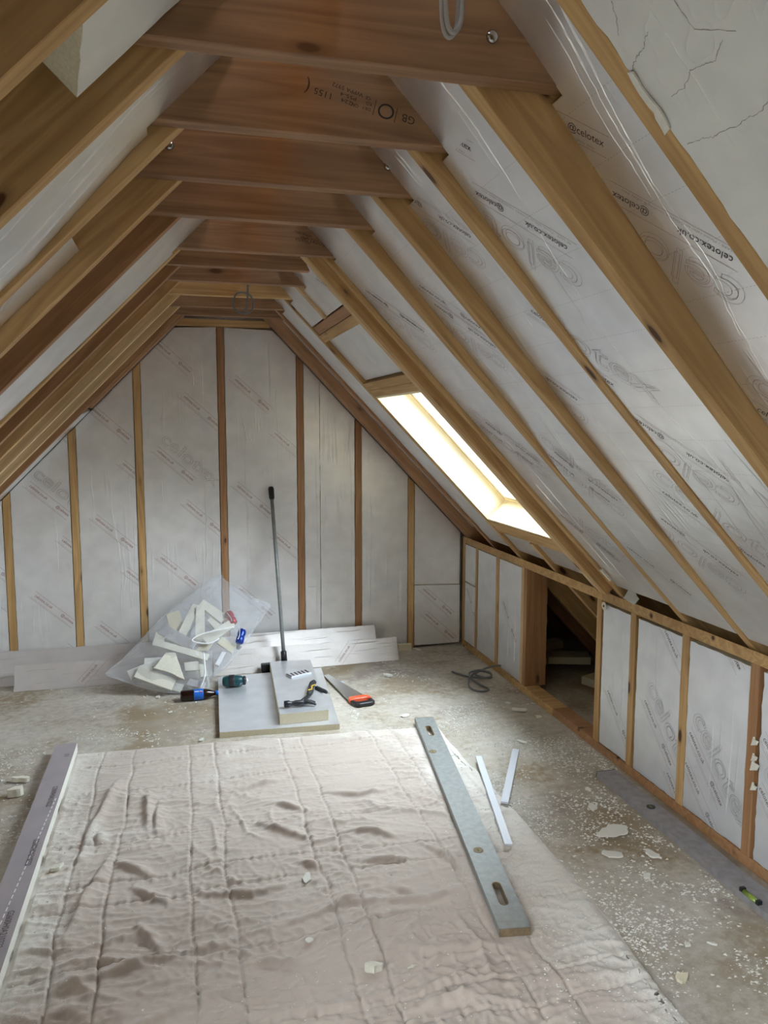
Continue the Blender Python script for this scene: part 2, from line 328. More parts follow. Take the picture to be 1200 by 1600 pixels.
def lerp_tab(tab, x):
    if x <= tab[0][0]: return tab[0][1]
    for (a,va),(b_,vb) in zip(tab, tab[1:]):
        if x <= b_: return va+(vb-va)*(x-a)/(b_-a)
    return tab[-1][1]
def jag(poly, amp, step=0.03, seed=0):
    out = []; n = len(poly)
    for i in range(n):
        a = Vector(poly[i]); b_ = Vector(poly[(i+1)%n]); m_ = max(1, int((b_-a).length/step)); d = (b_-a).normalized() if (b_-a).length else Vector((1,0)); nn = Vector((d.y,-d.x))
        for k in range(m_):
            p = a.lerp(b_, k/m_)
            if k: p = p+nn*amp*noise.noise(Vector((p.x*23+seed, p.y*23, seed*1.7)))
            out.append((p.x,p.y))
    return out
def board(name, poly, thick, Mx, label, group=None, mat='foil_roof', side='foam', rec=None, prints=(), convex=None, jagamp=0.0015, seed=0, dash=None, cat='insulation board', crink=(), cracks=(), inks=('ink','ink_red','ink_grey')):
    """board with its printed face at local z=0 looking along +z; prints = [(x,y,angle,big)]"""
    bm = bmesh.new(); prism(bm, jag(poly, jagamp, 0.025, seed), -thick, 0, 0, 1)
    rk = random.Random(seed*7+1)
    for pts, wd_, hh_ in crink:
        P_ = []
        for (xa,ya),(xb,yb) in zip(pts, pts[1:]):
            n_ = max(1,int(math.hypot(xb-xa,yb-ya)/0.018))
            for k in range(n_): P_.append((xa+(xb-xa)*k/n_, ya+(yb-ya)*k/n_))
        P_.append(pts[-1]); prev = None
        for i_, (x_,y_) in enumerate(P_):
            xa,ya = P_[max(i_-1,0)]; xb,yb = P_[min(i_+1,len(P_)-1)]; dx_,dy_ = xb-xa,yb-ya; l_ = math.hypot(dx_,dy_) or 1; nx_,ny_ = -dy_/l_,dx_/l_
            j_ = rk.uniform(-1,1)*wd_*0.35+wd_*1.3*noise.noise(Vector((x_*9,y_*9,seed+0.5))); m_ = max(0.05, 0.55+1.1*noise.noise(Vector((x_*6+seed,y_*6,3.3))))*(0 if i_ in (0,len(P_)-1) else 1)+0.02
            row = [bm.verts.new((x_+nx_*(j_+t_*wd_*m_), y_+ny_*(j_+t_*wd_*m_), z_)) for t_, z_ in ((-1,-0.0003),(rk.uniform(-.35,.35),hh_*m_),(1,-0.0003))]
            if prev:
                for q_ in (0,1): bm.faces.new((prev[q_],row[q_],row[q_+1],prev[q_+1]))
            prev = row
    def bend(b2):
        if rec:
            for x, _ in rec[1:-1]:
                bmesh.ops.bisect_plane(b2, geom=b2.verts[:]+b2.edges[:]+b2.faces[:], plane_co=(x,0,0), plane_no=(1,0,0))
            for v in b2.verts: v.co.z -= lerp_tab(rec, v.co.x)
    bend(bm); o = link(name, bm, [mat, side], Mx); tag(o, label, cat, group)
    if cracks:
        bc_ = bmesh.new()
        for pts in cracks:
            q_ = []
            for (xa,ya),(xb,yb) in zip(pts, pts[1:]):
                for k in range(5): q_.append((xa+(xb-xa)*k/5+rk.uniform(-.0015,.0015), ya+(yb-ya)*k/5+rk.uniform(-.0015,.0015)))
            pts = q_+[pts[-1]]
            for (xa,ya),(xb,yb) in zip(pts, pts[1:]): put_line(bc_, xa, ya, math.atan2(yb-ya,xb-xa), -0.0005, math.hypot(xb-xa,yb-ya)+0.0005, rk.uniform(-.0006,.0006), rk.uniform(0.0006,0.0016), 0.0008, 0)
        bend(bc_); link('cracks', bc_, 'crack', None, o)
    if prints or dash:
        bp_ = bmesh.new()
        for x, y, a, big in prints: print_block(bp_, x, y, a, 0.0007, big)
        if dash:
            x0, x1, stp, y0, y1, slant = dash; x = x0
            while x < x1:
                L_ = y1-y0; k = 0.0
                while k < L_:
                    put_line(bp_, x+slant*k, y0+k, math.pi/2, 0, 0.006, 0, 0.0009, 0.0006, 2); k += 0.011
                x += stp
        clip_convex(bp_, convex or poly)
        bend(bp_)
        if bp_.faces: link('printed_lettering', bp_, list(inks), None, o)
        else: bp_.free()
    return o
ORD = ['nearest','second','third','fourth','fifth','sixth','seventh','eighth','ninth','tenth']

# ------------------------------------------------------------------ room shell
D = 5.3515; RW = 2.009; LW = -1.42
bm = bmesh.new(); box(bm, -2.4, 3.3, -1.7, 5.6, -0.10, 0.0); struct(link('floor', bm, 'floor'))
bm = bmesh.new(); box(bm, -2.5, 3.4, D+0.10, D+0.22, -0.1, 3.1); struct(link('wall_back', bm, 'render'))
bm = bmesh.new()
box(bm, -2.5, 3.4, -1.82, -1.70, -0.1, 3.1)
struct(link('wall_front', bm, 'wall_dark'))
bm = bmesh.new(); box(bm, -2.5, -2.4, -1.7, 5.45, -0.1, 0.9); struct(link('wall_left', bm, 'render'))
bm = bmesh.new(); box(bm, 3.3, 3.4, -1.7, 5.45, -0.1, 0.9); struct(link('wall_right', bm, 'render'))
bm = bmesh.new()
box(bm, LW-0.03, LW, -1.7, D, 0.045, 0.82); struct(link('wall_left', bm, 'foil_knee'))
def deck(bm, hole, off, sgn):
    O_, S_, N_ = (OR,SR,NR) if sgn > 0 else (OL,SL,NL)
    us = [-0.55 if sgn > 0 else -0.56, hole[0], hole[1], 3.45]; ys = [-1.7, hole[2], hole[3], D+0.10]
    for i in range(3):
        for j in range(3):
            if i == 1 and j == 1: continue
            P = []
            for (uu,yy,oo) in ((us[i],ys[j],off),(us[i+1],ys[j],off),(us[i+1],ys[j+1],off),(us[i],ys[j+1],off)):
                P.append(O_+S_*uu+Vector((0,yy,0))+N_*oo)
            a = [bm.verts.new(p) for p in P]; b2 = [bm.verts.new(p+N_*0.03) for p in P]
            fs = [bm.faces.new(a), bm.faces.new(b2)]+[bm.faces.new((a[k],a[(k+1)%4],b2[(k+1)%4],b2[k])) for k in range(4)]
            bmesh.ops.recalc_face_normals(bm, faces=fs)
bm = bmesh.new(); deck(bm, WIN_R, 0.156, 1); deck(bm, WIN_L, 0.156, -1); struct(link('ceiling', bm, 'deck'))

# ------------------------------------------------------------------ roof windows (setting)
def roof_window(name, side, win, depth0, hdr):
    O_, S_, N_ = (OR,SR,NR) if side > 0 else (OL,SL,NL)
    u0,u1,y0,y1 = win
    Mx = frame(O_+S_*u0+Vector((0,y0,0)), S_, (0,1,0)); sg = 1 if Mx.col[2].to_3d().dot(N_) > 0 else -1
    root = bpy.data.objects.new(name, None); C.objects.link(root); root.matrix_world = Mx; struct(root)
    L_, W_ = u1-u0, y1-y0
    def bx(bm, x0,x1,y0_,y1_,d0,d1): box(bm, x0,x1,y0_,y1_, min(sg*d0,sg*d1), max(sg*d0,sg*d1))
    t = 0.012
    bm = bmesh.new()
    bx(bm, 0.0, L_, 0.0, t, depth0, 0.165); bx(bm, 0, L_, W_-t, W_, depth0, 0.165); bx(bm, 0, t, t, W_-t, depth0, 0.165); bx(bm, L_-t, L_, t, W_-t, depth0, 0.165)
    struct(link('window_lining', bm, 'lining', None, root))
    bm = bmesh.new(); k = 0.028
    bx(bm, t, L_-t, t, t+k, 0.167, 0.235); bx(bm, t, L_-t, W_-t-k, W_-t, 0.167, 0.235); bx(bm, t, t+k, t+k, W_-t-k, 0.167, 0.235); bx(bm, L_-t-k, L_-t, t+k, W_-t-k, 0.167, 0.235)
    struct(link('window_frame', bm, 'lining', None, root))
    bm = bmesh.new(); bx(bm, t+k, L_-t-k, t+k, W_-t-k, 0.205, 0.209); struct(link('window_glass', bm, 'glass', None, root))
    return root
roof_window('window_1', 1, WIN_R, 0.004, True)
roof_window('window_2', -1, WIN_L, 0.004, True)

# ------------------------------------------------------------------ rafters
def rafter(side, y, label, group, u_lo=3.12, u_hi=None, off=0.0, depth=0.15, wd=0.045, mat='pine', name='rafter', cutlow=None):
    O_, S_, N_ = (OR,SR,NR) if side > 0 else (OL,SL,NL)
    cx = 0.315 if side > 0 else 0.285
    def utop(d): return ((cx-O_.x)-N_.x*d)/S_.x
    def ulow(d): return ((H-0.01)+N_.z*d)/(-S_.z)
    d0, d1 = off, depth
    if u_hi is None: top = [(utop(d0),d0),(utop(d1),d1)]
    else: top = [(u_hi,d0),(u_hi,d1)]
    if cutlow is None and u_lo > 3: low = [(ulow(d1),d1),(ulow(d0),d0)]
    else: low = [(u_lo,d1),(u_lo,d0)]
    poly = top+low
    Mx = frame(O_+Vector((0,y+wd/2,0)), S_, N_)
    bm = bmesh.new(); prism(bm, poly, -wd/2, wd/2)
    o = link(name, bm, mat, Mx, bevel=0.0018); return tag(o, label, 'rafter', group)
RY = [0.37, 0.76, 1.15, 1.533, 1.92, 2.318, 2.713]
RL = ['behind the flush white foil board at the top right corner','beside the torn white foil board at the top right','bearing a round knot, between the torn board and the wide brown face','whose wide golden brown face runs to the right frame edge','with a long dark knot near its top, meeting the second collar beam','with dark knots on its side face, meeting the third collar beam','meeting the fourth collar beam, left of the two wide foil strips']
for y, t_ in zip(RY[1:], RL[1:]):
    rafter(1, y, 'right slope rafter '+t_, 'right slope rafters')
rafter(1, 3.19, 'pine rafter right beside the thick roof window trimmer, on its near side', 'right slope rafters')
rafter(1, 3.237, 'deeper pine trimmer rafter beside the roof window, nearer of the doubled pair', 'roof window trimmers', off=-0.042, u_lo=2.015, mat='pine')
rafter(1, 3.286, 'deeper pine trimmer rafter edging the roof window, farther of the doubled pair', 'roof window trimmers', off=-0.040, u_lo=2.015, mat='pine_pale')
rafter(1, 3.93, 'short pine rafter above the roof window ending at the upper header', 'short rafters at the roof window', u_lo=0.192, cutlow=True, mat='pine_pale')
rafter(1, 3.875, 'short pine rafter below the roof window running down to the wall plate', 'short rafters at the roof window', u_hi=1.845, mat='pine')
rafter(1, 4.347, 'pine rafter along the far side of the roof window', 'right slope rafters', mat='pine')
rafter(1, 4.77, 'pine rafter between the roof window bay and the last one by the end wall', 'right slope rafters', mat='pine_red')
rafter(1, 5.205, 'wide reddish pine rafter against the end wall on the right slope', 'right slope rafters', mat='pine_red', wd=0.135)
rafter(-1, 5.216, 'wide brown rafter against the end wall on the left slope', 'left slope rafters', mat='pine_red', wd=0.125, u_lo=0.80, cutlow=True)
LYs = [0.76, 1.15, 1.531, 1.915, 2.308, 2.70, 3.187, 3.512, 3.877, 4.277, 4.687, 5.058]
LLs = ['at the very top left corner of the view','with a broad orange underside at the top left corner','with a wide grainy face under the broken foam end','beside the long foil board, carrying shavings on its edge','with a dark knot, below the ragged foil edge','with a rough fringed lower edge','beside the narrow pale foil strip','just beyond the narrow pale foil strip','dark faced, sixth from the end wall board','yellow faced, third from the end wall','golden faced, second from the end wall','nearest the end wall, brown and rough']
LM = ['pine','pine','pine','pine','pine','pine_red','pine','pine_red','pine','pine_pale','pine_pale','pine_red']
for y, t_, mm_ in zip(LYs, LLs, LM):
    rafter(-1, y, 'left slope rafter '+t_, 'left slope rafters', u_lo=2.05, cutlow=True, mat=mm_)
# ridge board
bm = bmesh.new(); box(bm, 0.289, 0.311, -1.65, 5.30, 2.63, 2.77); tag(link('ridge_board', bm, 'pine'), 'long ridge board at the apex above the collar beams', 'beam')

# ------------------------------------------------------------------ collar beams
CY = [1.484, 1.865, 2.262, 2.655, 3.141, 3.466, 3.831, 4.231, 4.641, 5.011]
CT = ['with a domed bolt head and grey cable loop before it','with the black grade stamp and a bolt head','with a bolt head at each end','with a thin vertical crack near its right end','with small faded stamp lettering at its right end','sixth back from the camera, ending at the window trimmer','seventh back, the cable ring hangs beyond it','pale with a dark triangular knot at its left end','second from the end wall, dark brown','last before the end wall, dark and thin']
def grade_stamp(parent, x, z, big=True):
    bm = bmesh.new(); a = math.radians(166); ca, sa = math.cos(a), math.sin(a)
    def tx(s, size, along, up, width=None): put_text(bm, s, size, x+along*ca-up*sa, z+along*sa+up*ca, a, 0.0006, 0, width=width)
    if big:
        tx('GB', 0.026, -0.018, -0.004); put_line(bm, x, z, a, 0.030, 0.0315, 0.006, 0.036, 0.0006)
        for rr0, rr1 in ((0.0135,0.0175),):
            cxx, czz = x+0.056*ca-0.006*sa, z+0.056*sa+0.006*ca; n = 20
            for i in range(n):
                t0, t1 = 2*math.pi*i/n, 2*math.pi*(i+1)/n
                bm.faces.new([bm.verts.new((cxx+q*1.15*math.cos(t), czz+q*math.sin(t), 0.0006)) for q,t in ((rr0,t0),(rr1,t0),(rr1,t1),(rr0,t1))])
        put_line(bm, x, z, a, 0.084, 0.0855, 0.006, 0.036, 0.0006)
        tx('DRY', 0.011, 0.092, 0.012); tx('KD', 0.011, 0.092, 0.0); tx('CE', 0.011, 0.098, -0.012)
        tx('GRD', 0.011, 0.122, 0.014); tx('WPPA 5972', 0.013, 0.118, -0.014, 0.075); tx('P55-4', 0.012, 0.130, 0.0, 0.04); tx('C24', 0.012, 0.135, 0.013, 0.03)
        tx('1155', 0.020, 0.185, 0.012, 0.045); tx('(', 0.04, 0.240, 0.004)
    else:
        tx('GB|O|DRY GRD', 0.020, 0, 0, 0.11); tx('WPPA 5972', 0.013, 0.07, -0.014, 0.07); tx('P55-4 C24', 0.012, 0.07, 0.014, 0.06)
    link('grade_stamp', bm, 'ink_stamp', None, parent)
def dome(bm, x, z, s=1.0):
    lathe(bm, [(0.0125*s,0.0),(0.0125*s,0.003),(0.0095*s,0.0065),(0.005*s,0.0085),(0.0005,0.009)], 18, 0, 'Z', (x,z,0))
for i, y in enumerate(CY):
    xl0, xr0, hh = -0.195, 0.795, 0.195
    if i >= 5: xr0 = 0.60 if i == 5 else 0.72
    if i == 5: xr0 = 0.625
    k = hh/1.03
    poly = [(xl0,H),(xr0,H),(xr0-k,H+hh),(xl0+k,H+hh)]
    if i == 5: poly = [(xl0,H),(0.57,H),(0.57-0.1,H+hh),(xl0+k,H+hh)]
    Mx = frame((0,y,0),(1,0,0),(0,0,1))           # local z = -Y : front face at z=0
    bm = bmesh.new(); prism(bm, poly, -0.0445, 0)
    o = link('collar_beam', bm, 'collar' if i != 7 else 'pine', Mx, bevel=0.0018)
    tag(o, 'brown collar beam '+(ORD[i]+' to the camera, ' if i < 1 else ORD[i]+' from the camera, ' if i < 4 else '')+CT[i], 'beam', 'collar beams under the ridge')
    if i < 4:
        bb = bmesh.new(); dome(bb, 0.604, 2.398); link('bolt', bb, 'bolt_steel', None, o, smooth=True)
    if i in (1,2):
        bb = bmesh.new(); dome(bb, -0.010 if i == 2 else -0.03, 2.401); link('bolt', bb, 'bolt_steel', None, o, smooth=True)
    if i == 1: grade_stamp(o, 0.548, 2.383)
    if i == 4: grade_stamp(o, 0.59, 2.368, False)

# ------------------------------------------------------------------ headers round the window bay
def roofbox(name, u0, u1, y0, y1, d0, d1, mat, label, cat, group=None):
    Mx = frame(OR+SR*u0+Vector((0,y0,0)), (0,1,0), SR)        # x along Y, y down slope, z = Yx S
    sg = 1 if Mx.col[2].to_3d().dot(NR) > 0 else -1
    bm = bmesh.new(); box(bm, 0, y1-y0, 0, u1-u0, min(sg*d0,sg*d1), max(sg*d0,sg*d1))
    return tag(link(name, bm, mat, Mx, bevel=0.0015), label, cat, group)
for k, (a, b_, d, lb) in enumerate([(0.194,0.246,0.004,'upper of the pair between the two foil panels above the roof window'),(0.248,0.30,0.0,'lower of the pair between the two foil panels above the roof window'),(0.612,0.662,0.0,'upper of the pair directly above the roof window'),(0.664,0.714,0.002,'lower of the pair directly above the roof window'),(1.733,1.783,0.0,'upper of the pair directly below the roof window'),(1.785,1.835,0.003,'lower of the pair directly below the roof window')]):
    roofbox('header', a, b_, 3.334, 4.344, d, 0.15, 'pine' if k % 2 else 'pine_red' if k == 0 else 'pine', 'short pine header, '+lb, 'header', 'roof window headers')

# ------------------------------------------------------------------ insulation in the roof bays
def roof_board(side, y0, y1, u0, u1, rec, label, prints=(), crink=(), cracks=(), notch=None, mat='foil_roof', thick=0.07, seed=0, dash=True, poly=None, jagamp=0.0015):
    O_, S_ = (OR,SR) if side > 0 else (OL,SL)
    yy = 1 if side < 0 else -1
    Mx = frame(O_+Vector((0,(y0 if side < 0 else y1),0)), S_, (0,yy,0)); W_ = y1-y0
    def lo(y): return (y-y0) if side < 0 else (y1-y)
    if poly is None:
        g = 0.0015
        mg = max(0.0015, jagamp*0.45)
        if notch:     # (collar front y, u where the notch ends)
            cyf, uc = notch
            P = [(u0, lo(y0)+g*yy*-1), (u1, lo(y0)+g*yy*-1), (u1, lo(y1)+g*yy), (uc, lo(y1)+g*yy), (uc, lo(cyf)+0.002*yy), (u0, lo(cyf)+0.002*yy)]
            P = [(a, min(max(b_,mg),W_-mg)) for a,b_ in P]
        else: P = [(u0,mg),(u1,mg),(u1,W_-mg),(u0,W_-mg)]
    else: P = [(a, lo(b_)) for a,b_ in poly]
    if side > 0:      # keep counter clockwise
        P = P
    cv = [(u0,0.002),(u1,0.002),(u1,W_-0.002),(u0,W_-0.002)]
    if notch: cv = [(max(u0, notch[1]+0.0),0.002),(u1,0.002),(u1,W_-0.002),(max(u0,notch[1]),W_-0.002)]
    pr = [(a, lo(b_), ang, bg) for a,b_,ang,bg in prints]
    return board('insulation_board', P, thick, Mx, label, 'roof insulation boards', mat, rec=rec, prints=pr, convex=cv, seed=seed, dash=(u0+0.06, u1, 0.118, 0.0, W_, -0.0) if dash else None, jagamp=jagamp,
        crink=[([(a,lo(b_)) for a,b_ in pts],w_,h_) for pts,w_,h_ in crink], cracks=[[(a,lo(b_)) for a,b_ in pts] for pts in cracks])
A1 = math.radians(-138)      # upside-down rows as seen from the camera
A2 = math.radians(42)
# right slope ------------------------------------------------------
roof_board(1, 0.807, 1.148, -0.25, 2.0, [(-1,-0.002),(3,-0.002)], 'white foil board with cracks and a torn edge, flush at the top right corner', mat='foil_torn', seed=3, jagamp=0.006, dash=False,
    cracks=[[(0.132,1.067),(0.138,1.082),(0.148,1.092),(0.150,1.112),(0.156,1.13),(0.165,1.144)],[(0.309,0.958),(0.318,0.98),(0.315,1.007),(0.319,1.03),(0.316,1.056),(0.316,1.08),(0.311,1.098),(0.307,1.132)],[(0.205,0.964),(0.223,0.995),(0.218,1.017),(0.214,1.041),(0.229,1.071),(0.23,1.102)],[(0.064,1.093),(0.09,1.105),(0.109,1.121)],[(0.124,0.995),(0.17,0.995),(0.205,0.939)]],
    crink=[([(0.0,1.04),(0.35,1.05)],0.004,0.0015),([(0.5,0.95),(0.9,0.97)],0.004,0.0012)])
roof_board(1, 0.417, 0.758, -0.25, 2.0, [(-1,0.03),(3,0.03)], 'foil board beyond the brown rafter at the extreme top right corner', seed=33, dash=False)
roof_board(1, 1.197, 1.532, -0.25, 2.0, [(-1,0.12),(0,0.117),(0.85,0.072),(1.6,0.05),(3,0.03)], 'silver foil insulation board recessed behind the wide golden rafter on the right, with long crinkles',
    prints=[(0.568,1.318,A1,True),(0.032,1.668,A2,False),(1.33,1.318,A1,True),(0.95,1.53,A2,True)], notch=(1.484,0.128), seed=4, thick=0.03,
    crink=[([(-0.1,1.33),(0.044,1.357),(0.175,1.374),(0.244,1.383),(0.366,1.40),(0.498,1.389),(0.58,1.39),(0.704,1.414),(0.9,1.44)],0.0045,0.0022),([(-0.1,1.36),(0.1,1.385),(0.25,1.398),(0.45,1.415),(0.6,1.405),(0.75,1.43)],0.004,0.0020),([(0.0,1.40),(0.2,1.42),(0.4,1.428)],0.004,0.0016)])
roof_board(1, 1.580, 1.919, -0.25, 2.0, [(-1,0.04),(0.0,0.036),(0.25,0.026),(0.7,0.006),(3,0.003)], 'silver foil board with large inverted lettering, beyond the wide golden right rafter',
    prints=[(0.385,1.663,A1,True),(0.568,2.098,A2,True),(1.135,1.71,A1,True),(1.284,2.064,A2,True),(-0.14,1.97,A2,False)], notch=(1.865,0.055), seed=5, crink=[([(-0.1,1.69),(0.062,1.687),(0.171,1.699),(0.282,1.723),(0.392,1.739),(0.489,1.749),(0.621,1.763),(0.9,1.749),(1.01,1.72),(1.268,1.709)],0.0035,0.0024),([(0.0,1.71),(0.2,1.72)],0.004,0.002)])
roof_board(1, 1.967, 2.317, -0.25, 2.01, [(-1,0.06),(0.1,0.058),(0.47,0.045),(1.0,0.026),(1.9,0.003),(3,0.002)], 'silver foil insulation board on the right slope between the second and third collar beams',
    prints=[(0.525,2.088,A2,False),(1.243,2.123,A2,True),(0.25,2.10,A1,True),(0.85,2.2,A1,True),(1.6,2.05,A1,True)], notch=(2.262,0.075), seed=6, crink=[([(-0.058,2.143),(0.05,2.146),(0.25,2.125),(0.6,2.14)],0.004,0.0025),([(-0.05,2.17),(0.3,2.16)],0.005,0.0025),([(0.9,2.18),(1.5,2.2)],0.003,0.002)])
roof_board(1, 2.365, 2.712, -0.25, 2.0, [(-1,0.05),(0.1,0.045),(0.9,0.025),(1.2,0.002),(3,0.0)], 'silver foil insulation board on the right slope between the third and fourth collar beams',
    prints=[(0.6,2.45,A1,True),(0.3,2.66,A2,False),(1.3,2.42,A1,True),(1.1,2.70,A2,True),(1.6,2.68,A2,False)], notch=(2.655,0.06), seed=7, crink=[([(-0.05,2.54),(0.4,2.55)],0.005,0.0025),([(0.6,2.5),(1.6,2.52)],0.003,0.002)])
roof_board(1, 2.760, 3.188, -0.25, 1.99, [(-1,0.02),(0.1,0.017),(3,0.006)], 'wide silver foil board on the right slope next to the roof window trimmers',
    prints=[(0.45,2.88,A1,True),(0.2,3.12,A2,False),(1.15,2.85,A1,True),(0.95,3.15,A2,True),(1.75,2.9,A1,False),(1.5,3.12,A2,True)], notch=(3.141,0.03), seed=8, crink=[([(1.0,3.0),(1.95,3.02)],0.004,0.003),([(1.3,3.10),(1.9,3.08)],0.004,0.002)])
roof_board(1, 3.333, 3.928, -0.25, 0.188, [(-1,0.012),(3,0.012)], 'plain foil board above the upper window header, near side of the short rafter', seed=9, dash=False, notch=(3.831,0.02), prints=[(0.1,3.5,A1,False)])
roof_board(1, 3.977, 4.343, -0.25, 0.186, [(-1,0.004),(3,0.004)], 'plain foil board above the upper window header, far side of the short rafter', seed=10, dash=False, notch=(4.231,0.015))
roof_board(1, 3.345, 4.338, 0.306, 0.606, [(-1,0.02),(3,0.03)], 'square foil panel between the two pairs of window headers', seed=11, dash=False)
roof_board(1, 4.394, 4.768, -0.25, 2.0, [(-1,0.012),(3,0.012)], 'narrow looking foil board just beyond the far side of the roof window', seed=12, dash=False, notch=(4.641,0.02))
roof_board(1, 4.817, 5.203, -0.2, 2.0, [(-1,0.06),(3,0.06)], 'recessed foil board between the last two right rafters', seed=13, dash=False, notch=(5.011,0.05))
roof_board(1, 3.335, 3.872, 1.84, 2.02, [(-1,0.02),(3,0.02)], 'small foil board under the roof window, near side of the short rafter', seed=14, dash=False)
roof_board(1, 3.922, 4.345, 1.84, 2.02, [(-1,0.02),(3,0.02)], 'small foil board under the roof window, far side of the short rafter', seed=15, dash=False)
# left slope -------------------------------------------------------
roof_board(-1, 1.199, 1.530, -0.25, 0.20, [(-1,0.038),(3,0.038)], 'short foil faced board with a broken foam end at the top left', notch=(1.484,0.9) if False else None, poly=[(-0.25,1.2005),(0.13,1.2005),(0.20,1.481),(-0.25,1.481)], mat='foil_torn', seed=20, dash=False, thick=0.09, jagamp=0.006)
roof_board(-1, 1.578, 1.914, -0.25, 1.7, [(-1,0.034),(0.1,0.032),(0.45,0.011),(3,0.014)], 'long silver foil board with a ragged lower edge on the left slope, broadest in view', notch=(1.865,0.06), mat='foil_roof', seed=21, dash=False, jagamp=0.004, crink=[([(0.0,1.70),(0.35,1.72)],0.004,0.003),([(0.15,1.78),(0.7,1.80)],0.004,0.003),([(0.3,1.65),(0.8,1.66)],0.003,0.002),([(0.1,1.84),(0.9,1.85)],0.004,0.003)])
roof_board(-1, 1.962, 2.307, 0.33, 1.9, [(-1,0.047),(3,0.047)], 'deep set foil board on the left slope under the long ragged one', seed=22, dash=False, prints=[(0.62,2.2,A1,False)])
roof_board(-1, 2.747, 3.186, -0.20, 1.9, [(-1,0.004),(0.5,0.004),(1.0,0.012),(3,0.012)], 'pale foil board seen as a narrow strip between left rafters', seed=23, dash=False, notch=(3.141,0.03))
roof_board(-1, 5.105, 5.345, 0.62, 1.75, [(-1,0.0),(3,0.0)], 'thin foil wedge between the last left rafter and the end wall', seed=31, dash=False, poly=[(0.86,5.107),(1.75,5.107),(1.75,5.343),(0.82,5.343)], thick=0.05)
roof_board(-1, 5.105, 5.213, -0.05, 0.78, [(-1,0.02),(3,0.015)], 'thin foil strip between the last two left rafters at the end wall', seed=35, dash=False, thick=0.05)
# torn flap on the flush board
Mx = frame(OR+Vector((0,1.148,0)), SR, (0,-1,0))
bm = bmesh.new(); prism(bm, jag([(0.16,0.002),(0.20,-0.004),(0.235,0.0),(0.275,-0.010),(0.27,0.008),(0.225,0.012),(0.19,0.009),(0.165,0.012)],0.005,0.010,4), 0.004, 0.0075, 0, 0)
tag(link('foil_scrap', bm, 'foam_white', Mx), 'torn pale foam shred along the edge of the cracked white board', 'scrap')

# ------------------------------------------------------------------ end wall: studs and boards
def ztop(x): return min(H-0.028, H-1.04*(x-0.59)-0.006, H+1.02*(x-0.01)-0.006)
def wall_poly(x0, x1, z0, x_c=0):
    P = [(x0,z0),(x1,z0),(x1,ztop(x1))]
    for xb in (0.622, -0.024):
        if x0 < xb < x1: P.append((xb, ztop(xb)))
    P.append((x0,ztop(x0))); return P
SX = [-1.092,-0.684,-0.272,0.271,0.803,1.216,1.611]
ST = ['leftmost, with pale clear grain','second from the left','third from the left, behind the sack','reddish, above the top of the sack','reddish, right of the leaning pole','right of the centre, lit by the roof window','rightmost, beside the two stacked corner boards']
for x, t_, mm_ in zip(SX, ST, ['pine','pine','pine','pine_red','pine_red','pine_red','pine']):
    wd = 0.045; zt = min(ztop(x-wd/2), ztop(x+wd/2))
    Mx = frame((x,D,0.0),(0,0,1),(1,0,0))       # x up, y along X, z = +Y
    P = [(0.0,-wd/2),(0.0,wd/2),(ztop(x+wd/2),wd/2),(ztop(x-wd/2),-wd/2)]
    bm = bmesh.new(); prism(bm, P, 0.0, 0.09); tag(link('wall_stud', bm, mm_, Mx, bevel=0.0015), 'upright timber stud in the end wall, '+t_, 'stud', 'end wall studs')
bm = bmesh.new(); box(bm, -0.02, 0.60, 0, 0.09, 2.298, 2.343); tag(link('head_plate', bm, 'pine', T(0,D-0.018,0), bevel=0.0015), 'pale head plate across the top of the end wall boards', 'beam')
WM = frame((0,D+0.004,0),(1,0,0),(0,0,1))
aw = math.radians(-42)
edges = [-1.42]+SX+[1.993]
WT = ['at the far left behind the leaning board','left of the second stud','between the second and third studs','behind the upper half of the sack','beside the leaning pole with long crinkles','washed by warm light, left part seamed','lit brightest near the roof window','']
WC = {1:[([(-0.80,0.3),(-0.80,1.1)],0.003,0.0015)],2:[([(-0.42,1.5),(-0.42,1.9)],0.004,0.002),([(-0.30-.04,1.0),(-0.34,1.35)],0.003,0.002)],
 3:[([(0.145,0.65),(0.15,1.2),(0.13,1.5),(0.15,1.75),(0.14,2.1)],0.006,0.004),([(-0.14,1.5),(-0.13,1.1)],0.005,0.0015),([(0.08,2.2),(0.09,1.9)],0.005,0.002)],
 4:[([(0.425,0.55),(0.43,1.0),(0.42,1.35),(0.43,1.55),(0.40,1.72)],0.006,0.004),([(0.60,0.9),(0.61,1.3),(0.59,1.6),(0.60,1.95),(0.585,2.2)],0.005,0.004),([(0.645,1.0),(0.65,1.5),(0.64,1.9)],0.005,0.0035),([(0.45,1.60),(0.47,1.52),(0.49,1.60)],0.004,0.003)],
 6:[([(1.30,0.3),(1.31,1.0),(1.29,1.5)],0.005,0.003),([(1.52,0.3),(1.53,0.9)],0.004,0.002)]}
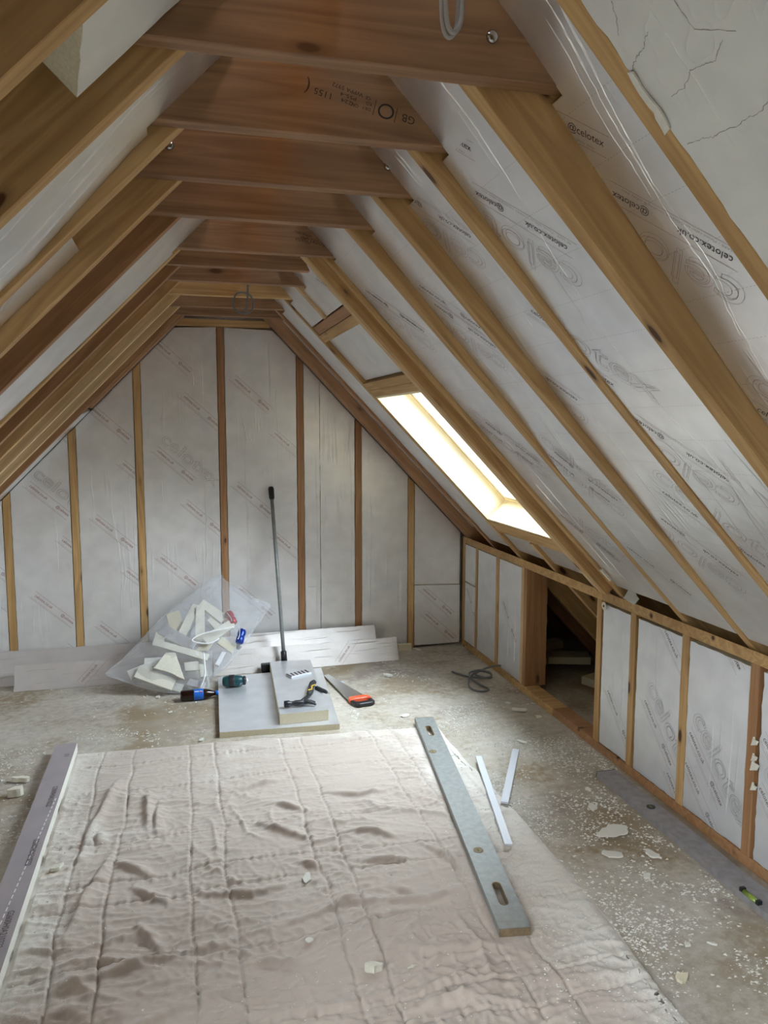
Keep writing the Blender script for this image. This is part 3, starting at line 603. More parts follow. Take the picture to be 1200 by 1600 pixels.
for i in range(7):
    a = edges[i]+(0.0 if i == 0 else 0.026); b_ = edges[i+1]-0.027
    z0 = 0.012; pr = []
    rnd = random.Random(100+i)
    start = {0:(-1.30,1.55),1:(-0.953,1.253),2:(-0.56,1.75),3:(-0.158,1.473),4:(0.36,1.95),5:(0.9,1.6),6:(1.3,1.2)}[i]
    for k in range(-4,6):
        zz = start[1]+k*0.36; xx = start[0]+(0.18 if k % 2 else 0.0)
        if i >= 5: continue
        if i == 4 and k % 2: pr.append((0.62, zz, aw, False)); continue
        pr.append((xx, zz, aw, i in (1,3) and k % 4 == 0))
    if i == 5:
        for (x0_,x1_,lb) in ((a,0.938,'narrow foil board right of the pole stud, left of the vertical seam'),(0.941,b_,'foil board right of the vertical seam, washed by warm light')):
            board('wall_board', wall_poly(x0_,x1_,z0), 0.07, WM, 'silver '+lb, 'end wall foil boards', 'foil_wall', jagamp=0.002, seed=40+i, crink=[([(x1_-0.03,0.3),(x1_-0.02,0.9),(x1_-0.03,1.5)],0.004,0.0025),([(x0_+0.02,0.5),(x0_+0.03,0.505),(x0_+0.10,0.50)],0.004,0.003),([(x0_+0.05,1.35),(x0_+0.06,1.5)],0.004,0.002)])
        continue
    board('wall_board', wall_poly(a,b_,z0), 0.07, WM, 'tall silver foil board in the end wall '+WT[i], 'end wall foil boards', 'foil_wall', prints=pr, convex=wall_poly(a,b_,z0), jagamp=0.002, seed=40+i, inks=('ink_wall','ink_wall','ink_faint'), crink=WC.get(i,()))
a, b_ = 1.638, 1.992
board('wall_board', [(a,0.478),(b_,0.468),(b_,ztop(b_)),(a,ztop(a))], 0.07, WM, 'upper foil board in the right corner of the end wall', 'end wall foil boards', 'foil_wall', jagamp=0.002, seed=50)
board('wall_board', [(a,0.02),(b_,0.02),(b_,0.464),(a,0.474)], 0.07, frame((0,D-0.004,0),(1,0,0),(0,0,1)), 'lower foil board in the right corner of the end wall with red printed lines', 'end wall foil boards', 'foil_wall', prints=[(1.70,0.44,aw,False),(1.72,0.25,aw,False)], jagamp=0.002, seed=51, inks=('ink_wall','ink_wall','ink_faint'), crink=[([(1.76,0.05),(1.77,0.42)],0.004,0.003)])

# ------------------------------------------------------------------ low wall on the right
bm = bmesh.new(); prism(bm, [(RW,0.784),(RW,0.832),(2.030,0.810),(2.046,0.792),(2.046,0.784)], -5.335, 1.0)
tag(link('top_plate', bm, 'pine', frame((0,0,0),(1,0,0),(0,0,1)), bevel=0.001), 'long pine plate along the top of the low right wall', 'wall plate')
bm = bmesh.new(); box(bm, 2.009, 2.012+0.095, 3.86, 5.335, 0.0, 0.045); tag(link('bottom_plate', bm, 'pine', bevel=0.002), 'pine floor plate of the low right wall, far length ending mid opening', 'wall plate', 'low wall floor plates')
bm = bmesh.new(); box(bm, 2.012, 2.012+0.095, -1.0, 3.857, 0.0, 0.045); tag(link('bottom_plate', bm, 'pine_red', bevel=0.002), 'pine floor plate of the low right wall, near length running out of view', 'wall plate', 'low wall floor plates')
KS = [(5.300,5.345,'in the far corner against the end wall','pine'),(5.045,5.082,'second from the far corner','pine'),(4.668,4.712,'third from the far corner','pine'),(3.372,3.417,'on the near side of the dark opening','pine'),(3.072,3.115,'just right of the narrow foil board','pine'),(2.685,2.731,'between the two wide foil boards','pine'),(2.282,2.327,'darker, near the right frame edge','pine_red'),(1.90,1.945,'just out at the right frame edge','pine')]
for y0,y1,t_,mm_ in KS:
    Mx = frame((RW+0.002,y0,0.0455),(0,0,1),(0,1,0)); zt = 0.738
    bm = bmesh.new(); Zs = Mx.col[2].to_3d().x; box(bm, 0, zt, 0, y1-y0, *( (-0.045,0) if Zs < 0 else (0,0.045)))
    tag(link('low_wall_stud', bm, mm_, Mx, bevel=0.0015), 'short stud in the low right wall '+t_, 'stud', 'low wall studs')
Mx = frame((RW+0.003,4.238,0.0455),(0,0,1),(0,1,0))
bm = bmesh.new(); Zs = Mx.col[2].to_3d().x; box(bm, 0, 0.737, 0, 0.04, *((-0.14,0) if Zs < 0 else (0,0.14)))
tag(link('door_jamb', bm, 'pine_red', Mx, bevel=0.0015), 'wide reddish jamb board on the far side of the dark opening', 'jamb')
bm = bmesh.new(); box(bm, 0, 0.738, 0, 0.034, *((-0.045,0) if Zs < 0 else (0,0.045)))
tag(link('low_wall_stud', bm, 'pine_pale', frame((RW+0.002,4.280,0.0455),(0,0,1),(0,1,0)), bevel=0.0015), 'pale grey stud behind the wide reddish jamb board', 'stud', 'low wall studs')
def knee_board(y0, y1, z0, z1, label, prints=(), poly=None, seed=0, jagamp=0.002, x=RW+0.006, mat='foil_knee'):
    Mx = frame((x,0,0),(0,-1,0),(0,0,1))
    P = poly or [(-y1+0.002,z0),(-y0-0.002,z0),(-y0-0.002,z1),(-y1+0.002,z1)]
    return board('knee_wall_board', P, 0.045, Mx, label, 'low wall foil boards', mat, prints=[(-a,b_,c,d) for a,b_,c,d in prints], convex=[(-y1+0.002,z0),(-y0-0.002,z0),(-y0-0.002,z1),(-y1+0.002,z1)], jagamp=jagamp, seed=seed,
        crink=[([(-y0-(y1-y0)*f_,z0+0.1),(-y0-(y1-y0)*f_+0.008,(z0+z1)/2),(-y0-(y1-y0)*f_,z1-0.05)],0.003,0.0018) for f_ in (0.25,0.55)])
ak = math.radians(-46)
knee_board(5.084,5.298,0.50,0.775,'small upper foil piece in the far corner of the low wall',seed=60)
knee_board(5.084,5.298,0.05,0.492,'lower foil piece in the far corner of the low wall',seed=61,prints=[(5.26,0.45,ak,False)])
knee_board(4.714,5.043,0.05,0.775,'second foil board from the far corner of the low wall',seed=62)
knee_board(4.318,4.666,0.05,0.775,'foil board just beyond the dark opening with a cable hole at its foot',seed=63,prints=[(4.6,0.5,ak,False)])
knee_board(3.118,3.362,0.052,0.768,'narrow white foil board just right of the dark opening',seed=64,jagamp=0.004,prints=[(3.30,0.34,ak,False)])
knee_board(2.733,3.058,0.050,0.768,'second white foil board right of the opening, its top corner printed',seed=65,jagamp=0.004,prints=[(2.987,0.401,ak,True),(2.86,0.76,ak,False),(2.80,0.14,ak,False)])
knee_board(2.329,2.683,0.050,0.766,'widest white foil board of the low wall, third right of the opening',seed=66,jagamp=0.005,prints=[(2.60,0.95,ak,True),(2.662,0.379,ak,True),(2.68,0.24,ak,False)])
knee_board(1.947,2.265,0.050,0.766,'white foil board with crumbling foam edge at the right frame edge',seed=67,jagamp=0.010,prints=[(2.25,0.52,ak,True),(2.255,0.33,ak,True)])
knee_board(1.2,1.895,0.050,0.766,'foil board of the low wall outside the frame on the right',seed=68)
# crumbs of foam beside the last stud, washer, foil flap, batten
for k,(y,z,s) in enumerate([(2.272,0.44,0.014),(2.268,0.41,0.020),(2.266,0.33,0.015),(2.274,0.50,0.016)]):
    bm = bmesh.new(); prism(bm, jag([(-s,-s*.9),(s*.5,-s*.7),(s*1.1,s*.2),(-s*.1,s*.5),(-s*.3,s*1.1)],0.004,0.008,k), 0, 0.008, 0, 0)
    tag(link('foam_scrap', bm, 'foam_cut', frame((RW-0.004,y,z),(0,-1,0.3),(0.25,0.1,1))), ('crumbling foam lump beside the dark stud at the right frame edge, '+['second from top','second from bottom','lowest','topmost'][k]), 'scrap', 'foam lumps on the last stud')
bm = bmesh.new(); lathe(bm, [(0.006,0.0),(0.020,0.0),(0.021,0.002),(0.020,0.004),(0.006,0.004)], 20, 0, 'X'); o = link('washer', bm, 'foam_cut', T(RW-0.008,3.338,0.762), smooth=False)
bm = bmesh.new(); lathe(bm, [(0.001,0.0),(0.006,0.0),(0.006,0.001),(0.001,0.001)], 10, 0, 'X'); link('washer_hole', bm, 'black', T(-0.0012,0,0), o); tag(o, 'round pale washer with a dark hole at the top of the stud by the opening', 'washer')
bm = bmesh.new(); prism(bm, jag([(-0.05,0.0),(0.04,-0.012),(0.05,0.02),(-0.01,0.055),(-0.045,0.05)],0.006,0.015,9), 0, 0.004, 0, 0)
tag(link('foil_scrap', bm, 'foam_white', frame((RW-0.012,3.10,0.842),(0.1,-1,0),(0.6,0,1))), 'crumpled white foil scrap on the top plate beside the trimmers', 'scrap')
bm = bmesh.new(); prism(bm, jag([(-0.012,0.0),(0.012,0.0),(0.013,0.07),(-0.010,0.075)],0.004,0.015,10), 0, 0.008, 0, 0)
tag(link('foam_scrap', bm, 'foam_cut', frame(OR+SR*1.86+NR*-0.006+Vector((0,3.165,0)),(0,-1,0),SR)), 'pale foam shard hanging at the edge of the window trimmer', 'scrap')
# thin rafter edge lip in eaves and dim offcuts inside the opening
for k,(x,y,z,rx,ry,rz,l,wd) in enumerate([(2.36,4.75,0.03,0,0.05,0.7,0.32,0.10),(2.50,4.60,0.085,0.1,0.0,-0.3,0.28,0.11),(2.42,4.90,0.075,0.0,-0.1,0.1,0.36,0.10),(2.56,4.30,0.03,0,0,0.4,0.22,0.10),(2.30,4.66,0.17,0.15,-0.75,0.9,0.40,0.07)]):
    bm = bmesh.new(); box(bm, -l/2, l/2, -wd/2, wd/2, -0.025, 0.025)
    tag(link('foam_offcut', bm, 'foam', T(x,y,z)@Matrix.Rotation(rz,4,'Z')@Matrix.Rotation(ry,4,'Y')@Matrix.Rotation(rx,4,'X')), 'dim foam offcut inside the dark opening, '+['flat at the left','lying across the pile','at the back of the pile','nearest on the right','propped up at a slant'][k], 'offcut', 'offcuts in the dark opening')

# ------------------------------------------------------------------ boards leaning at the foot of the end wall
def lean(y0, tilt, x0, x1, h, th, label, seed, mat='foil_lean', prints=(), slope=0.0, dy=0.0, z0=0.0):
    up = Vector((0, math.sin(tilt), math.cos(tilt)))
    Mx = frame((x0,y0,z0), (1,dy/(x1-x0) if dy else 0,0), up); L_ = x1-x0
    P = [(0,0.002),(L_,0.002),(L_,h+slope),(0,h)]
    return board('leaning_board', P, th, Mx, label, 'boards leaning on the end wall', mat, side='foam_white', prints=prints, convex=P, seed=seed, jagamp=0.003, inks=('ink_wall','ink_wall','ink_faint'),
        crink=[([(L_*a_,h*b2),(L_*(a_+c_),h*(b2+0.04))],0.004,0.0028) for a_,b2,c_ in ((0.05,0.75,0.15),(0.22,0.55,0.2),(0.30,0.35,0.12),(0.45,0.7,0.18),(0.52,0.4,0.25),(0.70,0.85,0.2),(0.75,0.55,0.15),(0.1,0.25,0.12))])
lean(5.165, 0.62, -1.41, 0.33, 0.235, 0.035, 'long pale foil board at the back left, leaning on the end wall', 70)
lean(5.045, 0.50, -1.045, 0.16, 0.165, 0.035, 'shorter pale foil board lying in front at the left foot of the end wall', 71, prints=[(0.40,0.03,math.radians(48),False)])
lean(5.145, 0.55, 0.36, 1.325, 0.245, 0.035, 'silver foil board leaning behind the pole, rear one at the right', 72, dy=0.03)
lean(5.045, 0.42, 0.17, 1.45, 0.165, 0.045, 'silver foil board in front at the right foot of the end wall, with bright crinkles', 73, dy=0.045, slope=0.0, prints=[(0.85,0.02,math.radians(50),False)])
bm = bmesh.new(); box(bm, 0, 0.10, 0, 0.03, 0, 0.05); tag(link('foam_offcut', bm, 'foam', T(1.50,5.29,0)), 'small yellow foam block at the foot of the rightmost stud', 'offcut')

# ------------------------------------------------------------------ stack of boards with tools
bm = bmesh.new(); prism(bm, jag([(0.156,4.012),(0.795,3.968),(0.868,4.96),(0.190,4.93)],0.0015,0.03,80), 0.0, 0.032, 0, 1)
tag(link('insulation_board', bm, ['foil_floor','foam']), 'large square foil faced board flat on the floor beside the quilt', 'insulation board')
Mx = frame((0.478,4.035,0.033),(1,0.0,0),(0,1,0))
bm = bmesh.new(); prism(bm, jag([(0,0),(0.268,0.0),(0.318,0.93),(0.052,0.955)],0.0015,0.03,81), 0.0, 0.058, 0, 1)
tag(link('insulation_board', bm, ['foil_floor','foam'], Mx), 'thick narrow foil faced board lying on top of the square board, carrying the hammer', 'insulation board')
TOP = 0.0915
# hammer: head along x, handle going back right
Mx = T(0.60,4.125,TOP)@Matrix.Scale(1.28,4)
o = thing('claw_hammer', Mx, 'black claw hammer with yellow marked grip lying on the narrow foil board', 'hammer')
bm = bmesh.new()
lathe(bm, [(0.012,-0.068),(0.0145,-0.066),(0.0145,-0.046),(0.010,-0.040),(0.010,-0.028),(0.013,-0.018),(0.013,0.012),(0.009,0.022)], 14, 0, 'X', (0,0,0.016))
for s in (-1,1):
    pts = [(0.018,0,0.016),(0.038,s*0.006,0.018),(0.055,s*0.011,0.014),(0.070,s*0.013,0.007)]
    P = spline(pts, 4); tube(bm, P, [0.009-0.005*i/len(P) for i in range(len(P))], 8)
link('hammer_head', bm, 'iron', None, o, smooth=True)
hd = Vector((0.42,0.91,0)).normalized()
bm = bmesh.new(); P = [Vector((0,0,0.014))+hd*(0.012+0.028*i)+Vector((0.012*math.sin(i*0.5),0,0)) for i in range(4)]; tube(bm, P, [0.010,0.0095,0.009,0.009], 10); link('handle', bm, 'iron', None, o, smooth=True)
bm = bmesh.new(); P = [Vector((0,0,0.0165))+hd*(0.096+0.026*i)+Vector((0.012*math.sin((i+3)*0.5),0,0)) for i in range(8)]; tube(bm, P, [0.010,0.013,0.0145,0.014,0.013,0.0145,0.0155,0.012], 12); g = link('grip', bm, 'rubber', None, o, smooth=True)
bm = bmesh.new(); q = hd.cross(Vector((0,0,1)))
for i in range(3):
    c = Vector((0.012,0,0.0315))+hd*(0.125+0.03*i); box(bm, -0.012, 0.012, -0.003, 0.003, -0.001, 0.0014); 
    bmesh.ops.transform(bm, matrix=T(*c)@RZ(0.5+0.9*(i%2)), verts=bm.verts[-8:])
link('grip_marks', bm, 'yellow', None, g)
# packet of blades
Mx = T(0.675,4.67,TOP)@RZ(0.42)
o = thing('blade_packet', Mx, 'grey and black printed packet near the far end of the narrow foil board', 'packet')
bm = bmesh.new(); box(bm, -0.075,0.075,-0.035,0.035,0,0.012); link('packet_sleeve', bm, 'packet', None, o, bevel=0.002)
bm = bmesh.new()
for i in range(5): prism(bm, [(-0.055+0.026*i,-0.026),(-0.043+0.026*i,-0.026),(-0.037+0.026*i,0.026),(-0.049+0.026*i,0.026)], 0.0122, 0.0132)
box(bm,-0.075,-0.066,-0.03,0.03,0.0122,0.0135); link('printed_bars', bm, 'ink', None, o)
# dark chisel-like tool at the right edge
o = thing('utility_knife', T(0.765,4.33,TOP)@RZ(-1.15), 'small dark steel tool at the right edge of the narrow foil board', 'knife')
bm = bmesh.new(); prism(bm, [(-0.07,-0.010),(0.02,-0.012),(0.05,-0.006),(0.05,0.006),(0.02,0.012),(-0.07,0.010)],0,0.016); link('knife_body', bm, 'iron', None, o, bevel=0.003)
bm = bmesh.new(); prism(bm, [(0.051,-0.005),(0.085,-0.001),(0.075,0.005),(0.051,0.005)],0.006,0.008); link('knife_blade', bm, 'steel', None, o)
# teal compact tool
o = thing('tape_measure', T(0.282,4.72,0.0325)@RZ(-0.08), 'small rounded teal and black tool lying on the square foil board', 'tool')
bm = bmesh.new(); lathe(bm, [(0.012,-0.075),(0.026,-0.070),(0.034,-0.05),(0.036,-0.02),(0.036,0.015),(0.032,0.04),(0.026,0.052)], 20, 0, 'X', (0,0,0.036)); link('casing', bm, 'teal', None, o, smooth=True)
bm = bmesh.new(); lathe(bm, [(0.0265,0.0525),(0.0285,0.056),(0.0265,0.066),(0.018,0.070)], 20, 0, 'X', (0,0,0.036)); link('end_cap', bm, 'black', None, o, smooth=True)
bm = bmesh.new(); lathe(bm, [(0.012,0.0705),(0.013,0.078),(0.007,0.082)], 14, 0, 'X', (0,0,0.036)); link('nozzle', bm, 'white', None, o, smooth=True)
bm = bmesh.new(); lathe(bm, [(0.0366,-0.035),(0.0378,-0.030),(0.0378,-0.004),(0.0366,0.0)], 20, 0, 'X', (0,0,0.0375)); link('rubber_band', bm, 'black', None, o, smooth=True)
# handsaw on the floor over an offcut
bm = bmesh.new(); prism(bm, [(-0.03,-0.13),(0.032,-0.13),(0.03,0.13),(-0.032,0.13)],0,0.012,0,1); tag(link('board_offcut', bm, ['alu_strip','foam_white'], T(0.945,4.585,0)@RZ(0.06)), 'small white offcut strip under the handsaw blade', 'offcut')
Mx = frame((0.99,4.36,0.018),(-0.095,0.995,0.0),(1,0.1,0))
Mx = T(0.99,4.36,0.014)@RZ(math.radians(97))
o = thing('handsaw', Mx, 'handsaw with orange and black handle lying on the dusty floor', 'saw')
bm = bmesh.new(); P = [(0.0,0.058),(0.50,0.058),(0.512,0.030),(0.0,-0.062)]
teeth = []
n = 46
for i in range(n+1):
    t_ = i/n; teeth.append((0.0+0.50*t_, 0.060)); 
    if i < n: teeth.append((0.0+0.50*(t_+0.5/n), 0.065))
prism(bm, teeth+[(0.512,0.028),(0.0,-0.062)], 0.0, 0.0012); link('saw_blade', bm, 'steel', None, o)
bm = bmesh.new()
prism(bm, [(0.028,-0.066),(0.038,-0.02),(0.03,0.05),(0.0,0.066),(-0.03,0.066),(-0.012,0.03),(-0.012,-0.05),(-0.03,-0.066),(-0.02,-0.076)], -0.011, 0.013); link('orange_grip', bm, 'orange', None, o, bevel=0.004)
bm = bmesh.new()
prism(bm, [(-0.031,0.066),(-0.095,0.050),(-0.105,0.03),(-0.100,-0.05),(-0.085,-0.072),(-0.031,-0.070),(-0.034,-0.048),(-0.062,-0.045),(-0.068,-0.02),(-0.068,0.022),(-0.058,0.036),(-0.034,0.040)], -0.011, 0.013); link('black_grip', bm, 'black', None, o, bevel=0.004)

# ------------------------------------------------------------------ broom leaning on the end wall
o = thing('squeegee_broom', T(0.63,5.0,0), 'long grey broom pole with black grip and black head, leaning on the end wall', 'broom')
p0 = Vector((0.0,0.03,0.085)); p1 = Vector((-0.040,0.318,1.225))
d = (p1-p0)
bm = bmesh.new(); tube(bm, [p0+d*0.02, p0+d*0.93], 0.0125, 14); link('pole', bm, 'alu', None, o, smooth=True)
bm = bmesh.new(); tube(bm, [p0+d*0.925, p0+d*0.935, p0+d*0.99, p0+d*1.0], [0.014,0.019,0.020,0.014], 14); link('grip', bm, 'black', None, o, smooth=True)
bm = bmesh.new(); tube(bm, [p0-d*0.015, p0+d*0.045, p0+d*0.05], [0.021,0.020,0.014], 14); link('socket', bm, 'black', None, o, smooth=True)
bm = bmesh.new(); box(bm, -0.155, 0.03, -0.0, 0.042, 0.020, 0.070); hd_ = link('broom_head', bm, 'black', None, o, bevel=0.005)
bm = bmesh.new(); box(bm, -0.150, 0.026, 0.004, 0.036, 0.0, 0.0195); link('bristles', bm, 'rubber', None, hd_)

# ------------------------------------------------------------------ clear sack of offcuts
E1 = Vector((1,0,0)); E2 = Vector((0,0.9,1)).normalized(); BO = Vector((-0.0,4.72,0.0))
OUT = [(-0.483,0.188),(-0.392,0.274),(-0.299,0.376),(-0.142,0.561),(0.043,0.712),(0.173,0.819),(0.238,0.850),(0.266,0.808),(0.347,0.733),(0.44,0.663),(0.551,0.597),(0.502,0.517),(0.422,0.4),(0.331,0.283),(0.257,0.186),(0.183,0.131),(0.135,0.092),(0.124,0.035),(0.062,0.02),(-0.052,0.02),(-0.165,0.04),(-0.296,0.088),(-0.408,0.14)]
BM = frame(BO, E1, E2)          # local z points to the camera and up
ol = [Vector((p.x,p.y,0)) for p in spline([(a,b_,0) for a,b_ in OUT], 5, True)][:-1]; cen = Vector((0.03,0.36,0))
bm = bmesh.new()
def bagz(rn, p, sgn):
    t_ = 0.066*max(0.0,(1-rn**2.2))**0.6*(1.0 if p.y < 0.5 else max(0.25,1-(p.y-0.5)*2.4))
    rg = (1-min(1,abs(noise.noise(Vector((p.x*5+p.y*3,p.y*4-p.x*6,sgn*7+2))))*5))**2
    return sgn*t_ + 0.014*noise.noise(Vector((p.x*7,p.y*7,sgn*3)))*(1-rn**6)+0.006*noise.noise(Vector((p.x*22,p.y*16,sgn*5)))+sgn*0.011*rg*(1-rn**4)
for sgn in (1,-1):
    rings = []
    for j in range(0,29):
        rn = j/28
        if j == 0: rings.append([bm.verts.new((cen.x,cen.y,bagz(0,cen,sgn)))]); continue
        ring = []
        for q in ol:
            p = cen.lerp(q, rn); ring.append(bm.verts.new((p.x,p.y,bagz(rn,p,sgn) if j < 28 else 0.003*sgn)))
        rings.append(ring)
    n = len(ol)
    for i in range(n): bm.faces.new((rings[0][0], rings[1][i], rings[1][(i+1)%n]))
    for j in range(1,28):
        for i in range(n): bm.faces.new((rings[j][i],rings[j+1][i],rings[j+1][(i+1)%n],rings[j][(i+1)%n]))
bmesh.ops.recalc_face_normals(bm, faces=bm.faces[:])
sack = tag(link('polythene_sack', bm, 'polythene', BM, smooth=True), 'clear polythene sack full of foam offcuts leaning on the boards at the end wall', 'bag')
for P_ in ([(0.30,0.405,0.082),(0.18,0.385,0.088),(0.08,0.360,0.090),(0.035,0.330,0.088),(0.06,0.31,0.088),(0.14,0.30,0.086),(0.20,0.33,0.084)],[(0.10,0.24,0.080),(0.105,0.15,0.074),(0.10,0.08,0.062),(0.075,0.03,0.045)]):
    bm = bmesh.new(); tube(bm, spline(P_,6), 0.005, 6); link('pull_cord', bm, 'white', None, sack, smooth=True)
SEG = [((0.093,0.598),(0.085,0.356),.050,0.030,'foam_cut','upright stick in the middle of the sack'),((-0.025,0.41),(0.069,0.618),.045,0.012,'foam_cut','stick leaning against the upright one'),((0.095,0.641),(0.246,0.502),.050,0.004,'foam_cut','stick slanting down to the red can'),
 ((0.117,0.345),(0.297,0.465),.054,0.034,'foam_cut','broad stick pointing at the blue can'),((-0.151,0.455),(0.048,0.309),.058,0.030,'foil_floor','foil covered strip left of the upright stick'),((-0.202,0.356),(0.124,0.219),.038,0.046,'foam_cut','longest foam strip across the sack'),
 ((-0.018,0.17),(0.075,0.175),.048,0.040,'foam_cut','short block right of the pointed piece'),((-0.297,0.172),(-0.082,0.069),.062,0.030,'foam_cut','thick strip at the lower left of the sack'),((-0.001,0.079),(0.109,0.043),.045,0.022,'foil_floor','foil backed block at the bottom right of the sack'),
 ((0.091,0.191),(0.096,0.096),.040,0.028,'foam_cut','small upright block at the bottom right'),((-0.082,0.59),(-0.044,0.425),.075,-0.020,'foam','pinkish lump at the upper left of the sack'),((0.152,0.522),(0.221,0.424),.040,-0.012,'foam_cut','small strip behind the slanting one'),
 ((0.206,0.36),(0.299,0.285),.045,-0.012,'foam','dull block at the right edge'),((0.182,0.183),(0.23,0.268),.028,0.010,'white','thin white sliver at the right edge'),((-0.194,0.4),(-0.136,0.395),.060,0.020,'foam_cut','block at the left edge of the sack'),
 ((-0.353,0.16),(-0.221,0.217),.050,-0.006,'foam_white','pale block in the far left tail'),((-0.118,0.243),(-0.26,0.246),.045,-0.018,'foam_white','pale block behind the pointed piece'),((0.031,0.284),(0.15,0.266),.040,-0.022,'foil_floor','shiny piece behind the long strip'),((-0.202,0.113),(-0.03,0.05),.040,-0.010,'foam_white','flat piece lying at the sack bottom'),
 ((0.17,0.40),(0.05,0.25),.05,-0.022,'foam','piece hidden behind the broad stick'),((-0.06,0.33),(0.0,0.50),.045,-0.024,'foam_white','piece hidden behind the leaning stick')]
for k,(a,b_,wd,zz,mt,lb) in enumerate(SEG):
    wd *= 1.2
    a = Vector((*a,0)); b_ = Vector((*b_,0)); d = b_-a; Ln = d.length
    Ml = BM@T(a.x,a.y,zz*0.8)@RZ(math.atan2(d.y,d.x))
    bm = bmesh.new(); rn = random.Random(k); j = lambda: rn.uniform(-0.006,0.006)
    prism(bm, [(j(),-wd/2+j()),(Ln+j(),-wd/2+j()),(Ln+j(),wd/2+j()),(j(),wd/2+j())], -0.009, 0.009, 0, 1)
    tag(link('foam_offcut', bm, [mt,'foam_cut'], Ml, bevel=0.0015), 'foam offcut inside the clear sack, '+lb, 'offcut', 'foam offcuts in the sack')
bm = bmesh.new(); prism(bm, jag([(-0.129,0.27),(-0.071,0.266),(-0.045,0.181),(-0.017,0.08),(-0.119,0.14),(-0.202,0.172)],0.006,0.02,5), 0.048, 0.060, 0, 0)
tag(link('foam_offcut', bm, 'foam_cut', BM, bevel=0.002), 'pointed triangular foam piece at the front bottom of the sack', 'offcut', 'foam offcuts in the sack')
def can(x, y, mt, rz, lb):
    o = thing('drink_can', BM@T(x,y,0.022)@RZ(rz), lb, 'can', 'crushed cans in the sack')
    bm = bmesh.new(); lathe(bm, [(0.020,-0.048),(0.026,-0.043),(0.027,-0.01),(0.022,0.0),(0.027,0.012),(0.026,0.040),(0.021,0.048)], 16, 0, 'Y'); link('can_body', bm, mt, None, o, smooth=True)
    bm = bmesh.new(); lathe(bm, [(0.0205,0.0485),(0.021,0.051),(0.017,0.051)], 16, 0, 'Y'); link('can_lid', bm, 'steel', None, o, smooth=True)
    bm = bmesh.new(); P = [(-0.012+0.004*math.sin(i*0.8), -0.036+0.012*i, 0.0285 if 0 < i < 6 else 0.0272) for i in range(7)]; tube(bm, P, 0.0022, 6); link('white_swirl', bm, 'white', None, o)
can(0.287,0.503,'red',0.35,'crushed red drink can in the upper right of the sack')
can(0.341,0.364,'blue',-0.3,'crushed blue and white drink can at the right edge of the sack')

# ------------------------------------------------------------------ cola bottle
o = thing('cola_bottle', T(-0.045,4.625,0)@RZ(0.02), 'small cola bottle with blue label lying on the floor in front of the sack', 'bottle')
bm = bmesh.new(); lathe(bm, [(0.020,0.0),(0.031,0.004),(0.0325,0.015),(0.0315,0.05),(0.0325,0.07),(0.0325,0.13),(0.031,0.15),(0.022,0.178),(0.014,0.195),(0.0125,0.205)], 24, 0, 'X', (0,0,0.034)); link('bottle_body', bm, 'cola', None, o, smooth=True)
bm = bmesh.new(); lathe(bm, [(0.0328,0.078),(0.0332,0.079),(0.0332,0.134),(0.0328,0.135)], 24, 0, 'X', (0,0,0.034)); lb = link('label_wrap', bm, 'label_blue', None, o, smooth=True)
bm = bmesh.new(); lathe(bm, [(0.0135,0.2055),(0.0150,0.207),(0.0150,0.222),(0.0135,0.224)], 18, 0, 'X', (0,0,0.034)); link('cap', bm, 'label_blue', None, o, smooth=True)
def wrapped(bm, poly, mat):     # small flat figure laid on the label, facing the camera
    vs = []
    for x, s in poly:
        a = -math.pi/2+0.42 + s/0.0333; a2 = math.pi/2+0.0
        th = math.radians(128)+s/0.0333; vs.append(bm.verts.new((x, 0.0338*math.cos(th)*1.0, 0.034+0.0338*math.sin(th))))
    q = bm.faces.new(vs); q.material_index = mat
bm = bmesh.new()
def disc(bm, cx, cs, rr_, t0, t1, mat, n=10): wrapped(bm, [(cx+rr_*math.cos(t0+(t1-t0)*i/n), cs+rr_*math.sin(t0+(t1-t0)*i/n)) for i in range(n+1)], mat)
disc(bm, 0.122, 0, 0.0095, 0.15, math.pi-0.45, 1); disc(bm, 0.122, 0, 0.0095, math.pi+0.15, 2*math.pi-0.45, 0); wrapped(bm, [(0.1126,-0.003),(0.122,-0.002),(0.1313,0.001),(0.1313,0.0035),(0.122,0.002),(0.1126,0.001)], 2)
for i in range(5): wrapped(bm, [(0.084+0.005*i,-0.003),(0.0875+0.005*i,-0.003),(0.0875+0.005*i,0.004),(0.084+0.005*i,0.004)], 2)
link('label_emblem', bm, ['label_blue','red','white'], None, lb)

# ------------------------------------------------------------------ cables
bm = bmesh.new()
P = [(2.04,4.60,0.055),(2.0,4.62,0.062),(1.95,4.65,0.045),(1.88,4.66,0.02),(1.84,4.62,0.012),(1.87,4.54,0.018),(1.91,4.52,0.02),(1.92,4.58,0.03),(1.86,4.62,0.034),(1.78,4.55,0.03),(1.72,4.43,0.012),(1.735,4.35,0.006),(1.79,4.325,0.006),(1.825,4.36,0.006),(1.80,4.45,0.008),(1.78,4.55,0.022),(1.80,4.62,0.03),(1.87,4.62,0.042),(1.92,4.57,0.036),(1.90,4.51,0.03),(1.84,4.53,0.022),(1.79,4.60,0.010),(1.74,4.68,0.008),(1.72,4.74,0.006)]
tube(bm, spline(P,6), 0.0065, 8); tag(link('cable', bm, 'cable', smooth=True), 'grey cable coming out of the low wall and coiled in a loop on the floor', 'cable')
bm = bmesh.new(); P = [(0.356,4.10,2.44),(0.352,4.10,2.36),(0.348,4.10,2.29),(0.335,4.10,2.235),(0.31,4.11,2.222),(0.285,4.105,2.24),(0.277,4.10,2.275),(0.295,4.095,2.315),(0.33,4.10,2.322),(0.36,4.10,2.312),(0.378,4.105,2.28),(0.372,4.11,2.24),(0.345,4.105,2.218),(0.318,4.10,2.222)]
